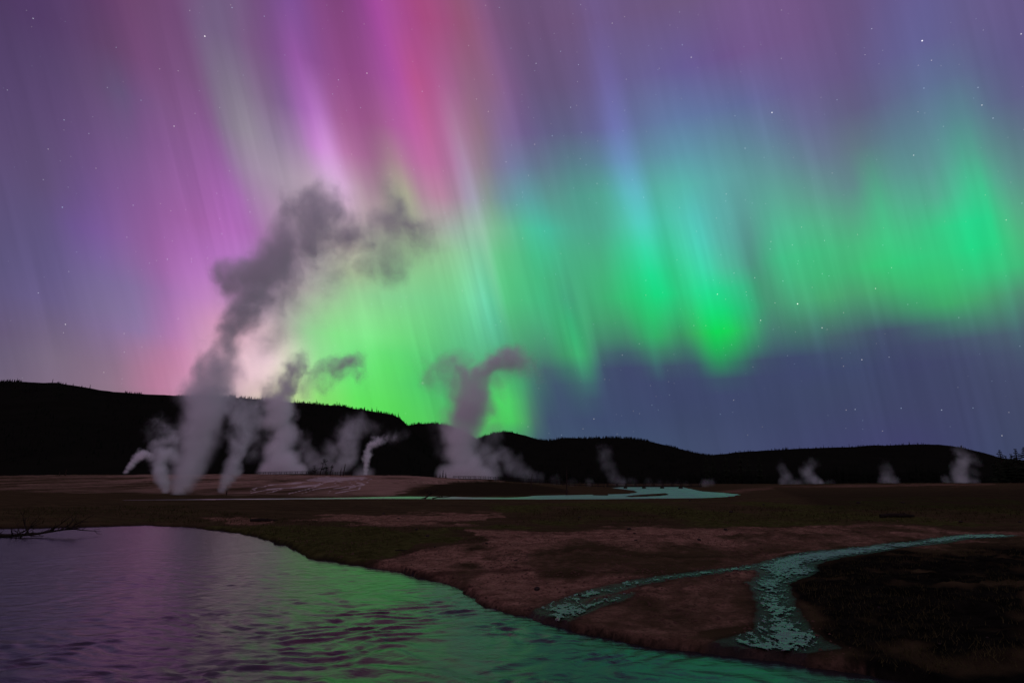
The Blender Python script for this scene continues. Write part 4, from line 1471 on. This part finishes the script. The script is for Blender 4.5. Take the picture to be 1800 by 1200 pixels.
plume('faint spread steam behind the scorched trees', (600, 838), 305, [
    (565, 822, 15, .45), (548, 800, 18, .4), (590, 824, 18, .6), (612, 802, 22, .6), (608, 772, 22, .55), (624, 748, 24, .5), (652, 752, 20, .32), (585, 792, 22, .4), (682, 770, 18, .28), (706, 760, 15, .26), (640, 834, 20, .5), (540, 770, 16, .2)], 5.0, seed=6)
plume('narrow white jet of steam right of the bare trunk pair', (644, 836), 288, [
    (643, 832, 5), (644, 818, 6), (645, 802, 7), (650, 787, 8), (658, 777, 8, .8), (672, 772, 9, .5), (692, 768, 9, .3)], 5.0, seed=7)
plume('broad steam column behind the middle boardwalk, fanning out over the dark hills', (815, 842), 290, [
    (788, 834, 20), (815, 826, 30), (848, 834, 20), (808, 796, 31), (811, 766, 33), (820, 736, 36), (830, 707, 38), (838, 682, 35), (836, 660, 30), (862, 640, 30, .9), (892, 632, 30, .85),
    (922, 642, 26, .65), (940, 655, 20, .4), (798, 652, 42, .5), (768, 656, 36, .45), (745, 650, 26, .3), (872, 668, 26, .5), (886, 700, 20, .3), (870, 760, 20, .35), (860, 790, 24, .4), (775, 790, 22, .25), (780, 750, 24, .2)], 6.0, seed=8)
plume('low ragged steam spilling right from the broad middle column', (880, 842), 300, [
    (868, 830, 17, .6), (864, 806, 20, .6), (882, 792, 17, .5), (898, 816, 20, .5), (922, 832, 15, .45), (948, 838, 12, .3), (852, 792, 18, .5), (910, 806, 14, .3), (975, 842, 14, .25)], 3.8, seed=9)
plume('faint green-lit wisp of steam behind the left end of the bridge', (1072, 850), 270, [
    (1092, 846, 12, .5), (1078, 838, 14, .45), (1070, 820, 17, .4), (1064, 803, 18, .4), (1058, 790, 14, .3), (1035, 846, 10, .4), (1110, 847, 12, .3), (1005, 846, 11, .32), (1140, 848, 11, .3), (1175, 849, 10, .26), (1205, 850, 9, .24)], 1.6, seed=10)
plume('small round breath of steam at the right end of the bridge', (1243, 852), 262, [(1238, 849, 9, .7), (1250, 848, 8, .6)], 1.0, seed=11)
plume('left one of the paired wisps of steam on the right meadow edge', (1380, 851), 262, [
    (1376, 846, 9, .7), (1384, 838, 13, .6), (1376, 824, 12, .4), (1390, 848, 13, .5), (1372, 812, 10, .2)], 1.8, seed=12)
plume('right one of the paired wisps of steam on the right meadow edge', (1430, 851), 258, [
    (1441, 847, 8, .9), (1424, 842, 12, .7), (1418, 828, 13, .6), (1428, 812, 13, .4), (1405, 848, 10, .5), (1460, 849, 10, .3)], 2.0, seed=13)
plume('low wisp of steam midway along the right meadow edge', (1562, 849), 262, [
    (1568, 845, 11, .7), (1554, 843, 12, .6), (1560, 828, 13, .45), (1556, 812, 12, .25)], 1.7, seed=14)
plume('brightest wisp of steam on the right meadow edge, before the pine clump', (1690, 849), 262, [
    (1690, 844, 14, .9), (1684, 830, 13, .8), (1691, 815, 15, .7), (1702, 802, 15, .55), (1686, 790, 13, .4), (1664, 843, 11, .5), (1710, 846, 10, .5), (1712, 812, 12, .35)], 2.4, seed=15)
